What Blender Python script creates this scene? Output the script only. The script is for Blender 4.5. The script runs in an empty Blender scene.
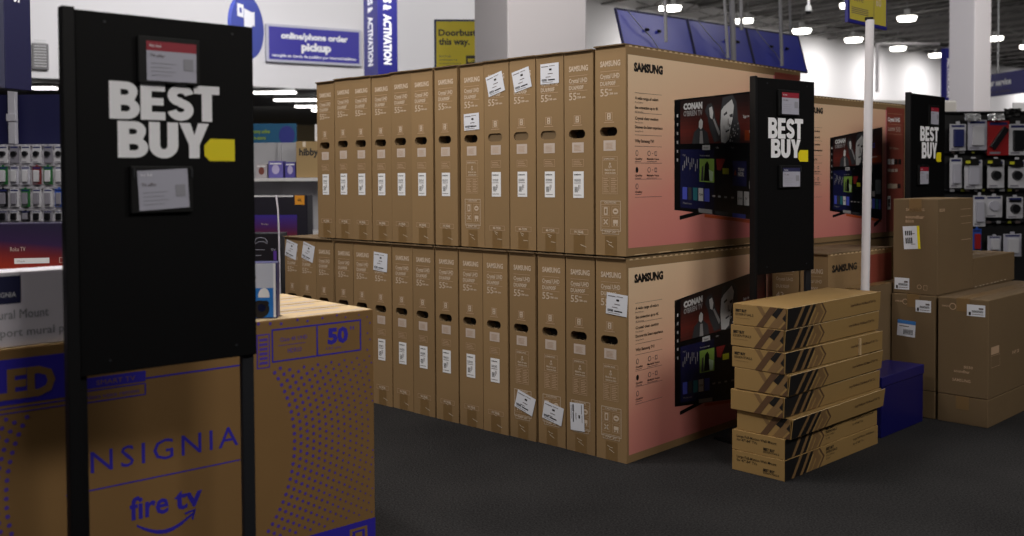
import bpy, bmesh, math, random
from mathutils import Vector, Matrix
random.seed(7)
C = bpy.context.scene.collection
R = math.radians

# ------------------------------------------------------------------ camera model (fitted to the carton stack)
FPX, PITCH, CY, ROLL, EYE = 985.65, .0279, 205.5, -.0057, 1.1494

def ray(px, py):
    cr, sr = math.cos(ROLL), math.sin(ROLL)
    dx, dy = px-512, py-CY
    u, w = dx*cr+dy*sr, -dx*sr+dy*cr
    c, s = math.cos(PITCH), math.sin(PITCH)
    k = -w/FPX
    return Vector((u/FPX, c+k*s, -s+k*c))

def at(px, py, dist):
    r = ray(px, py)
    return r*(dist/r.y)+Vector((0, 0, EYE))

def at_z(px, py, z):
    r = ray(px, py)
    return r*((z-EYE)/r.z)+Vector((0, 0, EYE))

def on_plane(px, py, p0, ang):
    r = ray(px, py)
    n = (math.cos(ang), -math.sin(ang))
    t = (n[0]*p0[0]+n[1]*p0[1])/(n[0]*r.x+n[1]*r.y)
    return r*t+Vector((0, 0, EYE))

# ------------------------------------------------------------------ materials
def lin(c):
    c = c/255
    return c/12.92 if c <= .04045 else ((c+.055)/1.055)**2.4

MATS = {}
def mat(name, rgb, rough=.6, metal=0, emit=0, var=0, scale=40, bump=0, spec=.5, alpha=1, trans=0):
    if name in MATS: return MATS[name]
    m = bpy.data.materials.new(name); m.use_nodes = True
    nt = m.node_tree; b = nt.nodes['Principled BSDF']
    col = (lin(rgb[0]), lin(rgb[1]), lin(rgb[2]), 1)
    b.inputs['Base Color'].default_value = col
    b.inputs['Roughness'].default_value = rough
    b.inputs['Metallic'].default_value = metal
    b.inputs['Specular IOR Level'].default_value = spec
    b.inputs['Transmission Weight'].default_value = trans
    if emit:
        b.inputs['Emission Color'].default_value = col
        b.inputs['Emission Strength'].default_value = emit
    if var or bump:
        tc = nt.nodes.new('ShaderNodeTexCoord'); nz = nt.nodes.new('ShaderNodeTexNoise')
        nz.inputs['Scale'].default_value = scale; nz.inputs['Detail'].default_value = 4
        nt.links.new(tc.outputs['Object'], nz.inputs['Vector'])
        if var:
            mx = nt.nodes.new('ShaderNodeMix'); mx.data_type = 'RGBA'
            mx.inputs['A'].default_value = tuple(x*(1-var) for x in col[:3])+(1,)
            mx.inputs['B'].default_value = tuple(min(1, x*(1+var)) for x in col[:3])+(1,)
            nt.links.new(nz.outputs['Fac'], mx.inputs['Factor'])
            nt.links.new(mx.outputs['Result'], b.inputs['Base Color'])
        if bump:
            bp = nt.nodes.new('ShaderNodeBump'); bp.inputs['Strength'].default_value = bump
            bp.inputs['Distance'].default_value = .002
            nt.links.new(nz.outputs['Fac'], bp.inputs['Height'])
            nt.links.new(bp.outputs['Normal'], b.inputs['Normal'])
    MATS[name] = m
    return m

def ramp_mat(name, stops, axis_vec, lo, hi, rough=.45):
    """printed colour gradient of the carton sleeve, along an object-space direction"""
    if name in MATS: return MATS[name]
    m = bpy.data.materials.new(name); m.use_nodes = True
    nt = m.node_tree; b = nt.nodes['Principled BSDF']; b.inputs['Roughness'].default_value = rough
    tc = nt.nodes.new('ShaderNodeTexCoord')
    dp = nt.nodes.new('ShaderNodeVectorMath'); dp.operation = 'DOT_PRODUCT'; dp.inputs[1].default_value = axis_vec
    mr = nt.nodes.new('ShaderNodeMapRange'); mr.inputs['From Min'].default_value = lo; mr.inputs['From Max'].default_value = hi
    cr = nt.nodes.new('ShaderNodeValToRGB')
    el = cr.color_ramp.elements
    while len(el) < len(stops): el.new(.5)
    for e, (p, c) in zip(el, stops):
        e.position = p; e.color = (lin(c[0]), lin(c[1]), lin(c[2]), 1)
    nt.links.new(tc.outputs['Object'], dp.inputs[0]); nt.links.new(dp.outputs['Value'], mr.inputs['Value'])
    nt.links.new(mr.outputs['Result'], cr.inputs['Fac']); nt.links.new(cr.outputs['Color'], b.inputs['Base Color'])
    MATS[name] = m
    return m

CARD = mat('kraft_cardboard', (143, 115, 79), .75, var=.09, scale=5, bump=.05)
def per_object_shade(m, lo, hi):
    nt = m.node_tree; b = nt.nodes['Principled BSDF']; l = b.inputs['Base Color'].links[0]; src = l.from_socket
    oi = nt.nodes.new('ShaderNodeObjectInfo'); mr = nt.nodes.new('ShaderNodeMapRange'); mr.inputs['To Min'].default_value = lo; mr.inputs['To Max'].default_value = hi
    mx = nt.nodes.new('ShaderNodeVectorMath'); mx.operation = 'SCALE'
    nt.links.new(oi.outputs['Random'], mr.inputs['Value']); nt.links.new(src, mx.inputs[0]); nt.links.new(mr.outputs['Result'], mx.inputs['Scale']); nt.links.new(mx.outputs[0], b.inputs['Base Color'])
per_object_shade(CARD, .92, 1.08)
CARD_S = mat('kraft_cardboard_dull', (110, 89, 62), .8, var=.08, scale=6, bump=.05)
CARD_O = mat('kraft_cardboard_warm', (138, 104, 60), .75, var=.07, scale=6)
CARD_M = mat('kraft_cardboard_yellow', (148, 118, 70), .7, var=.08, scale=7)
CARD_E = mat('cardboard_cut_edge', (214, 186, 145), .8)
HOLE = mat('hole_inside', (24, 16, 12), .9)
INK_W = mat('pale_ink', (202, 182, 162), .7)
INK_D = mat('pale_ink_thin', (184, 153, 124), .7)
INK_P = mat('pale_pink_ink', (196, 180, 170), .7)
INK_K = mat('black_ink', (22, 18, 17), .5)
INK_G = mat('grey_ink', (96, 84, 84), .6)
INK_B = mat('blue_ink', (50, 38, 176), .6)
INK_BS = mat('blue_ink_small', (84, 58, 168), .6)
WHITE = mat('white_paper', (236, 236, 240), .6)
PAPER = mat('label_paper', (220, 222, 232), .55)
TAPE = mat('brown_tape', (128, 101, 66), .35, spec=.6)
TAPE_T = mat('torn_clear_tape', (220, 205, 185), .25, spec=.8)
BLACKM = mat('black_painted_metal', (7, 7, 9), .6, spec=.15)
BLACKP = mat('black_plastic', (9, 9, 11), .5, spec=.3)
GREYP = mat('dark_grey_metal', (26, 28, 34), .5)
STEEL = mat('grey_steel', (140, 142, 146), .4, metal=.3)
POLEW = mat('white_powder_coat', (226, 222, 228), .4)
LOGO_W = mat('logo_white', (246, 246, 252), .5)
TAGY = mat('tag_yellow', (238, 220, 20), .5)
REDH = mat('header_red', (150, 30, 50), .5)
BLUEH = mat('header_navy', (42, 44, 84), .5)
WALL = mat('white_wall_paint', (226, 224, 226), .8, var=.02, scale=.7)
NAVY = mat('navy_panel', (30, 30, 118), .45)
NAVY_D = mat('navy_dark_panel', (15, 16, 62), .5)
BLUEB = mat('blue_banner', (28, 28, 118), .45)
SIGNY = mat('sign_yellow', (232, 212, 30), .5)
MAROON = mat('maroon_print', (138, 66, 54), .5)
PINKP = mat('pink_print', (226, 150, 165), .5)

# ------------------------------------------------------------------ 2D shapes and mesh builder
_c = {}
def text2d(body, bold=0.0, space=1.0):
    key = ('t', body, bold, space)
    if key in _c: return _c[key]
    cu = bpy.data.curves.new('tmp', 'FONT'); cu.body = body; cu.offset = bold; cu.resolution_u = 2
    cu.space_character = space; cu.fill_mode = 'FRONT'
    o = bpy.data.objects.new('tmp', cu); C.objects.link(o)
    dg = bpy.context.evaluated_depsgraph_get(); me = bpy.data.meshes.new_from_object(o.evaluated_get(dg))
    vs = [(v.co.x, v.co.y) for v in me.vertices]; fs = [tuple(p.vertices) for p in me.polygons]
    bpy.data.objects.remove(o); bpy.data.curves.remove(cu); bpy.data.meshes.remove(me)
    _c[key] = (vs, fs)
    return _c[key]

def poly2d(loops):
    key = ('p', str(loops))
    if key in _c: return _c[key]
    cu = bpy.data.curves.new('tmp', 'CURVE'); cu.dimensions = '2D'; cu.fill_mode = 'BOTH'
    for lp in loops:
        s = cu.splines.new('POLY'); s.points.add(len(lp)-1)
        for p, q in zip(s.points, lp): p.co = (q[0], q[1], 0, 1)
        s.use_cyclic_u = True
    o = bpy.data.objects.new('tmp', cu); C.objects.link(o)
    dg = bpy.context.evaluated_depsgraph_get(); me = bpy.data.meshes.new_from_object(o.evaluated_get(dg))
    vs = [(v.co.x, v.co.y) for v in me.vertices]; fs = [tuple(p.vertices) for p in me.polygons]
    bpy.data.objects.remove(o); bpy.data.curves.remove(cu); bpy.data.meshes.remove(me)
    _c[key] = (vs, fs)
    return _c[key]

def arc(cx, cy, rx, ry, a0, a1, n=10):
    return [(cx+rx*math.cos(R(a0+(a1-a0)*i/n)), cy+ry*math.sin(R(a0+(a1-a0)*i/n))) for i in range(n+1)]

def rrect(x0, y0, x1, y1, r, n=5):
    return (arc(x1-r, y1-r, r, r, 0, 90, n)+arc(x0+r, y1-r, r, r, 90, 180, n)
            + arc(x0+r, y0+r, r, r, 180, 270, n)+arc(x1-r, y0+r, r, r, 270, 360, n))

CAP = None
class MB:
    def __init__(s): s.v = []; s.f = []; s.m = []; s.mats = []
    def mi(s, m):
        if m not in s.mats: s.mats.append(m)
        return s.mats.index(m)
    def face(s, pts, m):
        b = len(s.v); s.v += [tuple(p) for p in pts]; s.f.append(tuple(range(b, b+len(pts)))); s.m.append(s.mi(m))
    def mesh(s, vs, fs, m):
        b = len(s.v); s.v += [tuple(p) for p in vs]; i = s.mi(m)
        for f in fs: s.f.append(tuple(b+k for k in f)); s.m.append(i)
        return s
    def box(s, x0, y0, z0, x1, y1, z1, m, M=None):
        vs = [Vector((x, y, z)) for z in (z0, z1) for y in (y0, y1) for x in (x0, x1)]
        if M: vs = [M @ v for v in vs]
        return s.mesh(vs, [(0, 2, 3, 1), (4, 5, 7, 6), (0, 1, 5, 4), (2, 6, 7, 3), (0, 4, 6, 2), (1, 3, 7, 5)], m)
    def bbox(s, x0, y0, z0, x1, y1, z1, m, r=.004, M=None):
        """box with bevelled edges"""
        bm = bmesh.new(); bmesh.ops.create_cube(bm, size=1)
        for v in bm.verts: v.co = Vector(((x0+x1)/2+v.co.x*(x1-x0), (y0+y1)/2+v.co.y*(y1-y0), (z0+z1)/2+v.co.z*(z1-z0)))
        bmesh.ops.bevel(bm, geom=bm.edges[:]+bm.verts[:], offset=r, segments=2, affect='EDGES', profile=.5)
        bm.verts.index_update()
        vs = [v.co.copy() for v in bm.verts]
        if M: vs = [M @ v for v in vs]
        fs = [tuple(v.index for v in f.verts) for f in bm.faces]; bm.free()
        return s.mesh(vs, fs, m)
    def tube(s, a, b, r, m, n=12, r2=None):
        a, b = Vector(a), Vector(b); d = (b-a).normalized(); r2 = r if r2 is None else r2
        x = d.orthogonal().normalized(); y = d.cross(x)
        vs = []
        for p, q in ((a, r), (b, r2)):
            vs += [p+(x*math.cos(2*math.pi*i/n)+y*math.sin(2*math.pi*i/n))*q for i in range(n)]
        fs = [(i, (i+1) % n, n+(i+1) % n, n+i) for i in range(n)]+[tuple(range(n-1, -1, -1)), tuple(range(n, 2*n))]
        return s.mesh(vs, fs, m)
    def path(s, pts, r, m, n=6):
        for a, b in zip(pts, pts[1:]): s.tube(a, b, r, m, n)
        return s
    def build(s, name, parent=None, loc=None, rz=0, rot=None, smooth=False):
        me = bpy.data.meshes.new(name); me.from_pydata(s.v, [], s.f)
        for m in s.mats: me.materials.append(m)
        me.polygons.foreach_set('material_index', s.m)
        if smooth: me.polygons.foreach_set('use_smooth', [True]*len(s.f))
        me.update()
        o = bpy.data.objects.new(name, me); C.objects.link(o)
        if loc is not None: o.location = loc
        o.rotation_euler = rot if rot else (0, 0, rz)
        if parent: o.parent = parent
        return o

def ribbon(L, z, x0=.02, pitch=.04, tooth=.007):
    """torn perforation: one strip with a toothed upper edge, lying on the carton side"""
    m = MB(); n = int((L-2*x0)/pitch); pts = [(x0, z-tooth*.5)]; top = []
    for i in range(n):
        x = x0+i*pitch; top += [(x, z-tooth*.2), (x+pitch*.05, z+tooth*.6), (x+pitch*.5, z+tooth*.6), (x+pitch*.55, z-tooth*.2)]
    pts = [(x0, z-tooth*.35), (x0+n*pitch, z-tooth*.35)]+top[::-1]
    sh = poly2d([pts]); m.mesh([(a, -.0013, b) for a, b in sh[0]], sh[1], CARD_E)
    return m

class Face:
    """a flat printing plane: origin at lower left as its viewer sees it"""
    def __init__(s, mb, o, u, v, lift=.0006):
        s.mb = mb; s.o = Vector(o); s.u = Vector(u); s.v = Vector(v); s.n = s.u.cross(s.v); s.l = lift
    def P(s, x, z, lay=1): return s.o+s.u*x+s.v*z+s.n*(s.l*lay)
    def shape(s, sh, x, z, sx, sz, m, lay=1, rot=0):
        c, q = math.cos(rot), math.sin(rot)
        pts = []
        for a, b in sh[0]:
            a *= sx; b *= sz
            pts.append(s.P(x+a*c-b*q, z+a*q+b*c, lay))
        s.mb.mesh(pts, sh[1], m)
    def rect(s, x0, z0, x1, z1, m, lay=1, rot=0):
        cx, cz = (x0+x1)/2, (z0+z1)/2; w, h = (x1-x0)/2, (z1-z0)/2
        s.shape(([(-w, -h), (w, -h), (w, h), (-w, h)], [(0, 1, 2, 3)]), cx, cz, 1, 1, m, lay, rot)
    def quad(s, pts, m, lay=1):
        s.mb.face([s.P(x, z, lay) for x, z in pts], m)
    def poly(s, pts, m, lay=1):
        sh = poly2d([pts]); s.shape(sh, 0, 0, 1, 1, m, lay)
    def frame(s, x0, z0, x1, z1, t, m, lay=1):
        for q in ((x0, z0, x1, z0+t), (x0, z1-t, x1, z1), (x0, z0+t, x0+t, z1-t), (x1-t, z0+t, x1, z1-t)): s.rect(*q, m, lay)
    def ell(s, cx, cz, rx, rz, m, lay=1, n=20):
        s.quad([(cx+rx*math.cos(2*math.pi*i/n), cz+rz*math.sin(2*math.pi*i/n)) for i in range(n)], m, lay)
    def text(s, body, x, z, h, m, w=None, bold=0., lay=1, rot=0, center=False, space=1.):
        global CAP
        if CAP is None: CAP = max(v[1] for v in text2d('H')[0])
        sh = text2d(body, bold, space)
        if not sh[0]: return
        x0 = min(v[0] for v in sh[0]); x1 = max(v[0] for v in sh[0])
        sz = h/CAP; sx = (w/(x1-x0)) if w else sz
        off = (x0+x1)/2 if center else x0
        s.shape(([(a-off, b) for a, b in sh[0]], sh[1]), x, z, sx, sz, m, lay, rot)

def tag(o, label=None, cat=None, group=None, kind=None):
    if label: o['label'] = label
    if cat: o['category'] = cat
    if group: o['group'] = group
    if kind: o['kind'] = kind
    return o

def empty(name, loc=(0, 0, 0), rz=0, label=None, cat=None, group=None):
    o = bpy.data.objects.new(name, None); C.objects.link(o); o.empty_display_size = .05
    o.location = loc; o.rotation_euler = (0, 0, rz)
    return tag(o, label, cat, group)

def copy_tree(o, parent=None):
    c = o.copy(); C.objects.link(c); c.parent = parent
    for ch in list(o.children): copy_tree(ch, c)
    return c

TH = .7612                       # direction of the carton rows (angle from +Y towards +X)
def rz_of(th): return math.pi/2-th
P0 = Vector((.4553, 3.9227, 0)); bV = Vector((math.sin(TH), math.cos(TH), 0)); aV = Vector((-math.cos(TH), math.sin(TH), 0))

# ------------------------------------------------------------------ floor, walls, ceiling
def carpet():
    m = mat('charcoal_carpet', (56, 55, 58), .95, spec=.1)
    nt = m.node_tree; b = nt.nodes['Principled BSDF']
    tc = nt.nodes.new('ShaderNodeTexCoord'); n1 = nt.nodes.new('ShaderNodeTexNoise'); n1.inputs['Scale'].default_value = 140; n1.inputs['Detail'].default_value = 6
    n2 = nt.nodes.new('ShaderNodeTexNoise'); n2.inputs['Scale'].default_value = 1.3
    cr = nt.nodes.new('ShaderNodeValToRGB')
    cr.color_ramp.elements[0].color = (lin(20), lin(20), lin(22), 1); cr.color_ramp.elements[0].position = .35
    cr.color_ramp.elements[1].color = (lin(60), lin(59), lin(60), 1); cr.color_ramp.elements[1].position = .7
    mx = nt.nodes.new('ShaderNodeMath'); mx.operation = 'MULTIPLY_ADD'; mx.inputs[1].default_value = .3; 
    nt.links.new(tc.outputs['Object'], n1.inputs['Vector']); nt.links.new(tc.outputs['Object'], n2.inputs['Vector'])
    nt.links.new(n2.outputs['Fac'], mx.inputs[0]); 
    m2 = nt.nodes.new('ShaderNodeMath'); m2.operation = 'MULTIPLY'; m2.inputs[1].default_value = .7
    nt.links.new(n1.outputs['Fac'], m2.inputs[0]); nt.links.new(m2.outputs[0], mx.inputs[2])
    nt.links.new(mx.outputs[0], cr.inputs['Fac']); nt.links.new(cr.outputs['Color'], b.inputs['Base Color'])
    bp = nt.nodes.new('ShaderNodeBump'); bp.inputs['Strength'].default_value = .5; bp.inputs['Distance'].default_value = .004
    nt.links.new(n1.outputs['Fac'], bp.inputs['Height']); nt.links.new(bp.outputs['Normal'], b.inputs['Normal'])
    return m
m = MB(); m.box(-22, -5, -.1, 48, 60, 0, carpet()); tag(m.build('floor'), kind='structure')
DECK = mat('dark_roof_deck', (70, 68, 66), .9, var=.35, scale=.6)
JOIST = mat('roof_joist_paint', (120, 118, 116), .7)
m = MB(); m.box(-22, -5, 6.2, 48, 60, 6.3, DECK); tag(m.build('ceiling'), kind='structure')
for i in range(24):              # open web joists under the roof deck
    o = (Vector((-2, 26, 0))+Vector((math.sin(R(50)), math.cos(R(50)), 0))*(i*1.35-3))
    d = Vector((math.cos(R(50)), -math.sin(R(50)), 0))
    a, b = o-d*4, o+d*32
    m = MB()
    for z in (6.17, 5.8): m.tube((a.x, a.y, z), (b.x, b.y, z), .035, JOIST, 4)
    for k in range(0, 36):
        p, q = a+(b-a)*(k/36), a+(b-a)*((k+1)/36)
        z0, z1 = (5.8, 6.17) if k % 2 else (6.17, 5.8)
        m.tube((p.x, p.y, z0), (q.x, q.y, z1), .015, JOIST, 4)
    tag(m.build('ceiling_joist'), kind='structure')

def vwall(name, p, q, z0, z1, t, mt):
    p, q = Vector((p[0], p[1], 0)), Vector((q[0], q[1], 0)); d = (q-p).normalized(); n = Vector((-d.y, d.x, 0))*t
    m = MB(); vs = [Vector((x.x, x.y, z)) for z in (z0, z1) for x in (p, q, q+n, p+n)]
    m.mesh(vs, [(0, 1, 5, 4), (1, 2, 6, 5), (2, 3, 7, 6), (3, 0, 4, 7), (3, 2, 1, 0), (4, 5, 6, 7)], mt)
    return tag(m.build(name), kind='structure')

TA = R(61); dA = Vector((math.sin(TA), math.cos(TA), 0)); nA = Vector((math.cos(TA), -math.sin(TA), 0))
A0 = at(314, 89, 15.8)
zA = A0.z
vwall('wall_front', A0-dA*14, A0+dA*5.2, zA, 6.2, .3, WALL)                  # bulkhead over the pickup desk
TB = R(50); dB = Vector((math.sin(TB), math.cos(TB), 0)); nB = Vector((math.cos(TB), -math.sin(TB), 0))
B0 = at(717, 15, 29.7)
vwall('wall_back', B0-dB*10, B0+dB*28, 0, 6.2, .3, WALL)
LOWC = mat('soffit_grey', (120, 120, 124), .8)
m = MB()
s0, s1 = A0-dA*14-nA*.3, A0+dA*5.2-nA*.3
s2, s3 = s1-nA*10, s0-nA*10
m.mesh([Vector((p.x, p.y, z)) for z in (zA, zA+.1) for p in (s0, s1, s2, s3)], [(0, 1, 2, 3), (7, 6, 5, 4), (0, 1, 5, 4), (1, 2, 6, 5), (2, 3, 7, 6), (3, 0, 4, 7)], LOWC)
tag(m.build('ceiling_soffit'), kind='structure')
vwall('wall_left', s3, s2, 0, zA, .3, mat('tan_wall_paint', (190, 172, 140), .8, var=.05, scale=.5))
vwall('wall_right', s1+nA*.3, s2, 0, 6.2, .3, WALL)

# square columns
def column(pl, pr, dist, th, w, z1=6.2):
    p = at((pl+pr)/2, 178, dist); o = MB(); o.bbox(-w/2, -w/2, 0, w/2, w/2, z1, mat('column_paint', (214, 210, 216), .7), r=.012)
    return tag(o.build('column', loc=(p.x, p.y, 0), rz=rz_of(th)), kind='structure')
column(475, 585, 8.2, R(66), .70)
column(949, 989, 17.5, R(58), .49)

# ------------------------------------------------------------------ ceiling lights
LENS = mat('lamp_lens', (255, 250, 240), .5, emit=9)
SHELL = mat('lamp_shell', (200, 200, 200), .4)
def highbay(px, py, w, group='high bay lights under the roof', label=None):
    p = at_z(px, py, 5.62); d = p.y; r = w*d/FPX/2
    e = empty('ceiling_light', (p.x, p.y, 5.6), 0, label, 'ceiling light', group)
    m = MB(); m.tube((0, 0, .0), (0, 0, .07), r, SHELL, 20, r*.5); m.tube((0, 0, .07), (0, 0, .22), r*.3, SHELL, 12); m.build('housing', e)
    m = MB(); m.tube((0, 0, -.1), (0, 0, -.001), r*.86, LENS, 20, r*.98); m.build('lens', e)
    m = MB(); m.tube((0, 0, .22), (0, 0, .6), .01, STEEL, 6); m.build('hanging_rod', e)
LBL = ['above the leftmost blue panel', 'just right of the first lamp above the blue panels', 'small one above the middle of the blue panels',
       'left of the vertical rods end, above the blue panels', 'lowest one at the right end of the blue panels', 'top one left of the yellow sign',
       'just left of the white pole below the yellow sign', 'highest one between the yellow sign and the far column', 'middle one between the white pole and the far column',
       'lowest one touching the left side of the far column', 'just right of the far column', 'at the right edge of the picture']
for (x, y, w), l in zip([(661.9, 5.8, 6), (673, 5.8, 17), (738, 18.8, 7), (747.7, 18.3, 11), (801.8, 29, 19), (844.8, 3.2, 10), (853.6, 38, 18), (907, 16.3, 19), (898, 46.8, 16), (936, 53.6, 14), (995.4, 36.6, 15), (1024, 45, 8)], LBL):
    highbay(x, y, w, label='glowing oval high bay light, '+l)
# fluorescent strips under the soffit
for (x0, x1, y, l) in ((253, 296, 92.5, 'nearest the tall black stand'), (274, 330, 100, 'second from the front'), (295, 335, 106.5, 'third from the front'), (312, 340, 110.5, 'farthest, at the carton edge')):
    a = at_z(x0, y, zA-.06); b = at_z(x1, y, zA-.06); b.y = a.y; b.x = at(x1, y, a.y).x; a.z = b.z = zA-.06
    e = empty('ceiling_light', tuple((a+b)/2), 0, 'long glowing fluorescent strip under the low ceiling, '+l, 'ceiling light', 'fluorescent strips of the pickup area')
    L = (b-a).length/2
    m = MB(); m.box(-L, -.09, .01, L, .09, .055, SHELL); m.build('housing', e)
    m = MB(); m.bbox(-L*.98, -.08, -.02, L*.98, .08, .01, mat('tube_lens', (255, 252, 246), .5, emit=5), r=.008); m.build('lens', e)
a = at_z(32, 88, zA-.06); b = at(56, 88, a.y)
e = empty('ceiling_light', ((a.x+b.x)/2, a.y, zA-.06), 0, 'glowing strip light left of the tall black stand above the navy panel', 'ceiling light', 'fluorescent strips of the pickup area')
L = (b.x-a.x)/2
m = MB(); m.box(-L, -.09, .01, L, .09, .055, SHELL); m.build('housing', e)
m = MB(); m.bbox(-L, -.08, -.02, L, .08, .01, MATS['tube_lens'], r=.008); m.build('lens', e)

# ------------------------------------------------------------------ television cartons
TVH, TVT, TVW = .835, .154, 1.45
def stadium(cx, cz, w, h, n=8):
    r = h/2
    return arc(cx+w/2-r, cz, r, r, -90, 90, n)+arc(cx-w/2+r, cz, r, r, 90, 270, n)
def tv_body(W, T, H, open_hole, hole_w=.088, hole_z=.497):
    """carton with a stadium shaped hand hole pressed into its narrow side (x = 0)"""
    m = MB()
    lp = stadium(T*.56, hole_z, hole_w, .036)      # (y, z)
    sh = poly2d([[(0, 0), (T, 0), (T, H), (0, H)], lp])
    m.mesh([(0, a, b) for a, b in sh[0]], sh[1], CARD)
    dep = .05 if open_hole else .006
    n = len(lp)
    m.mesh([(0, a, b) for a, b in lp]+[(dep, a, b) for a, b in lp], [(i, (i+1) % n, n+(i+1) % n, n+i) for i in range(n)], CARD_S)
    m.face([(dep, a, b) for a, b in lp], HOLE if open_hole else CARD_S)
    m.mesh([(0, 0, 0), (W, 0, 0), (W, T, 0), (0, T, 0), (0, 0, H), (W, 0, H), (W, T, H), (0, T, H)],
           [(3, 2, 1, 0), (4, 5, 6, 7), (0, 1, 5, 4), (1, 2, 6, 5), (2, 3, 7, 6)], CARD)
    return m
def nface(mb, T): return Face(mb, (0, T, 0), (0, -1, 0), (0, 0, 1))
def print_narrow(T, info, e, inch='55'):
    m = MB(); f = nface(m, T)
    x0, x1 = .026, .128
    f.text('SAMSUNG', x0, .757, .021, INK_W, w=x1-x0, bold=.035)
    f.rect(x0, .7365, x1-.004, .7385, INK_D)
    f.text('Crystal UHD', x0, .709, .018, INK_W, w=.098, bold=.025)
    f.rect(x0, .7025, x1-.004, .7045, INK_D)
    f.text('DU6900F', x0, .681, .016, INK_W, w=.078, bold=.025)
    f.rect(x0, .6745, x1-.004, .6765, INK_D)
    f.text(inch, x0, .639, .029, INK_W, w=.040, bold=.01)
    f.text('inch', x0+.043, .660, .007, INK_W, w=.016, bold=.04); f.text('138 cm', x0+.043, .644, .008, INK_W, w=.045, bold=.04)
    m.build('lettering', e)
    m = MB(); f.mb = m
    cx = .070                                             # handling symbol above the hole
    f.frame(cx-.018, .540, cx+.018, .574, .0022, INK_D); f.rect(cx-.009, .545, cx+.009, .570, INK_W); f.rect(cx-.026, .532, cx+.026, .535, INK_D)
    f.rect(cx-.003, .549, cx+.003, .555, CARD, 2); f.rect(cx-.003, .560, cx+.003, .566, CARD, 2)
    m.build('handling_symbol', e)
    m = MB(); f.mb = m
    f.rect(.042, .420, .104, .462, INK_P)
    for i in range(5): f.rect(.052, .428+i*.0055, .090-.004*(i % 2), .4295+i*.0055, INK_D, 2)
    m.build('code_print', e)
    if info:
        m = MB(); f.mb = m
        f.frame(.036, .322, .113, .397, .0018, INK_D); f.text('SAMSUNG', .042, .385, .006, INK_W, w=.055, bold=.03); f.rect(.038, .381, .111, .3825, INK_D)
        f.ell(.0745, .368, .004, .005, INK_W, n=8)
        f.text('QR', .066, .353, .008, INK_W, bold=.03); f.text('Made for you', .048, .340, .008, INK_W, w=.053, bold=.03); f.text('www.tv.com', .048, .328, .008, INK_W, w=.055, bold=.03)
        f.frame(.036, .247, .113, .316, .0018, INK_D); f.rect(.073, .249, .0745, .314, INK_D)
        for r_ in range(8): f.rect(.041, .254+r_*.0075, .068-(r_ % 3)*.004, .2575+r_*.0075, INK_D)
        for r_ in range(8): f.rect(.079, .254+r_*.0075, .108-(r_ % 2)*.006, .2575+r_*.0075, INK_D)
        m.build('information_panel', e)
        m = MB(); f.mb = m
        f.frame(.026, .098, .128, .220, .0024, INK_W); f.rect(.030, .2035, .124, .2055, INK_D)
        f.text('CAUTION', .045, .209, .007, INK_W, w=.06, bold=.03)
        for (cx_, cz_) in ((.052, .178), (.102, .178), (.052, .135), (.102, .135)):
            f.frame(cx_-.019, cz_-.019, cx_+.019, cz_+.019, .0018, INK_D)
        f.rect(.043, .163, .062, .194, INK_W); f.rect(.048, .169, .057, .188, CARD, 2)
        f.ell(.102, .178, .014, .012, INK_W); f.rect(.095, .175, .109, .181, CARD, 2)
        f.rect(.038, .1325, .066, .1375, INK_W, 1, R(45)); f.rect(.038, .1325, .066, .1375, INK_W, 1, R(-45))
        f.rect(.090, .129, .114, .144, INK_W); f.ell(.095, .124, .004, .004, INK_W, n=8); f.ell(.109, .124, .004, .004, INK_W, n=8)
        f.frame(.034, .086, .120, .106, .0018, INK_W, 2); f.text('PAP 20', .048, .0915, .009, INK_W, w=.055, lay=2, bold=.03)
        m.build('caution_panel', e)
    else:
        m = MB(); f.mb = m
        f.frame(.042, .362, .104, .393, .0016, INK_D)
        for r_ in range(3): f.rect(.048, .368+r_*.0075, .096-r_*.006, .371+r_*.0075, INK_D)
        m.build('notice_print', e)
        m = MB(); f.mb = m
        f.frame(.030, .080, .126, .102, .0018, INK_D); f.text('M-TDR', .052, .086, .010, INK_W, w=.05, bold=.03)
        m.build('size_mark', e)
    m = MB(); f.mb = m
    f.rect(.048, .0, .108, .078, TAPE)
    for i in range(3):
        x = .055+random.random()*.03; z = .03+random.random()*.06
        f.rect(x, z, x+.012+random.random()*.025, z+.002, TAPE_T, 2, random.uniform(-.5, .2))
    m.build('tape_strip', e)
def barcode_label():
    m = MB(); f = nface(m, TVT); l = 2
    f.rect(.047, .232, .104, .342, WHITE, l)
    f.text('SAMSUNG', .052, .326, .005, INK_K, w=.038, bold=.03, lay=3)
    for i in range(10): f.rect(.054+i*.0036, .300, .0552+i*.0036, .311, INK_K, 3)
    f.rect(.052, .293, .09, .295, INK_G, 3)
    for i in range(5): f.rect(.056+i*.0035, .255, .0575+i*.0035, .278, INK_K, 3)
    f.rect(.076, .262, .079, .286, INK_G, 3); f.rect(.083, .27, .085, .286, INK_G, 3)
    f.rect(.052, .243, .092, .245, INK_G, 3)
    return m
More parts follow.
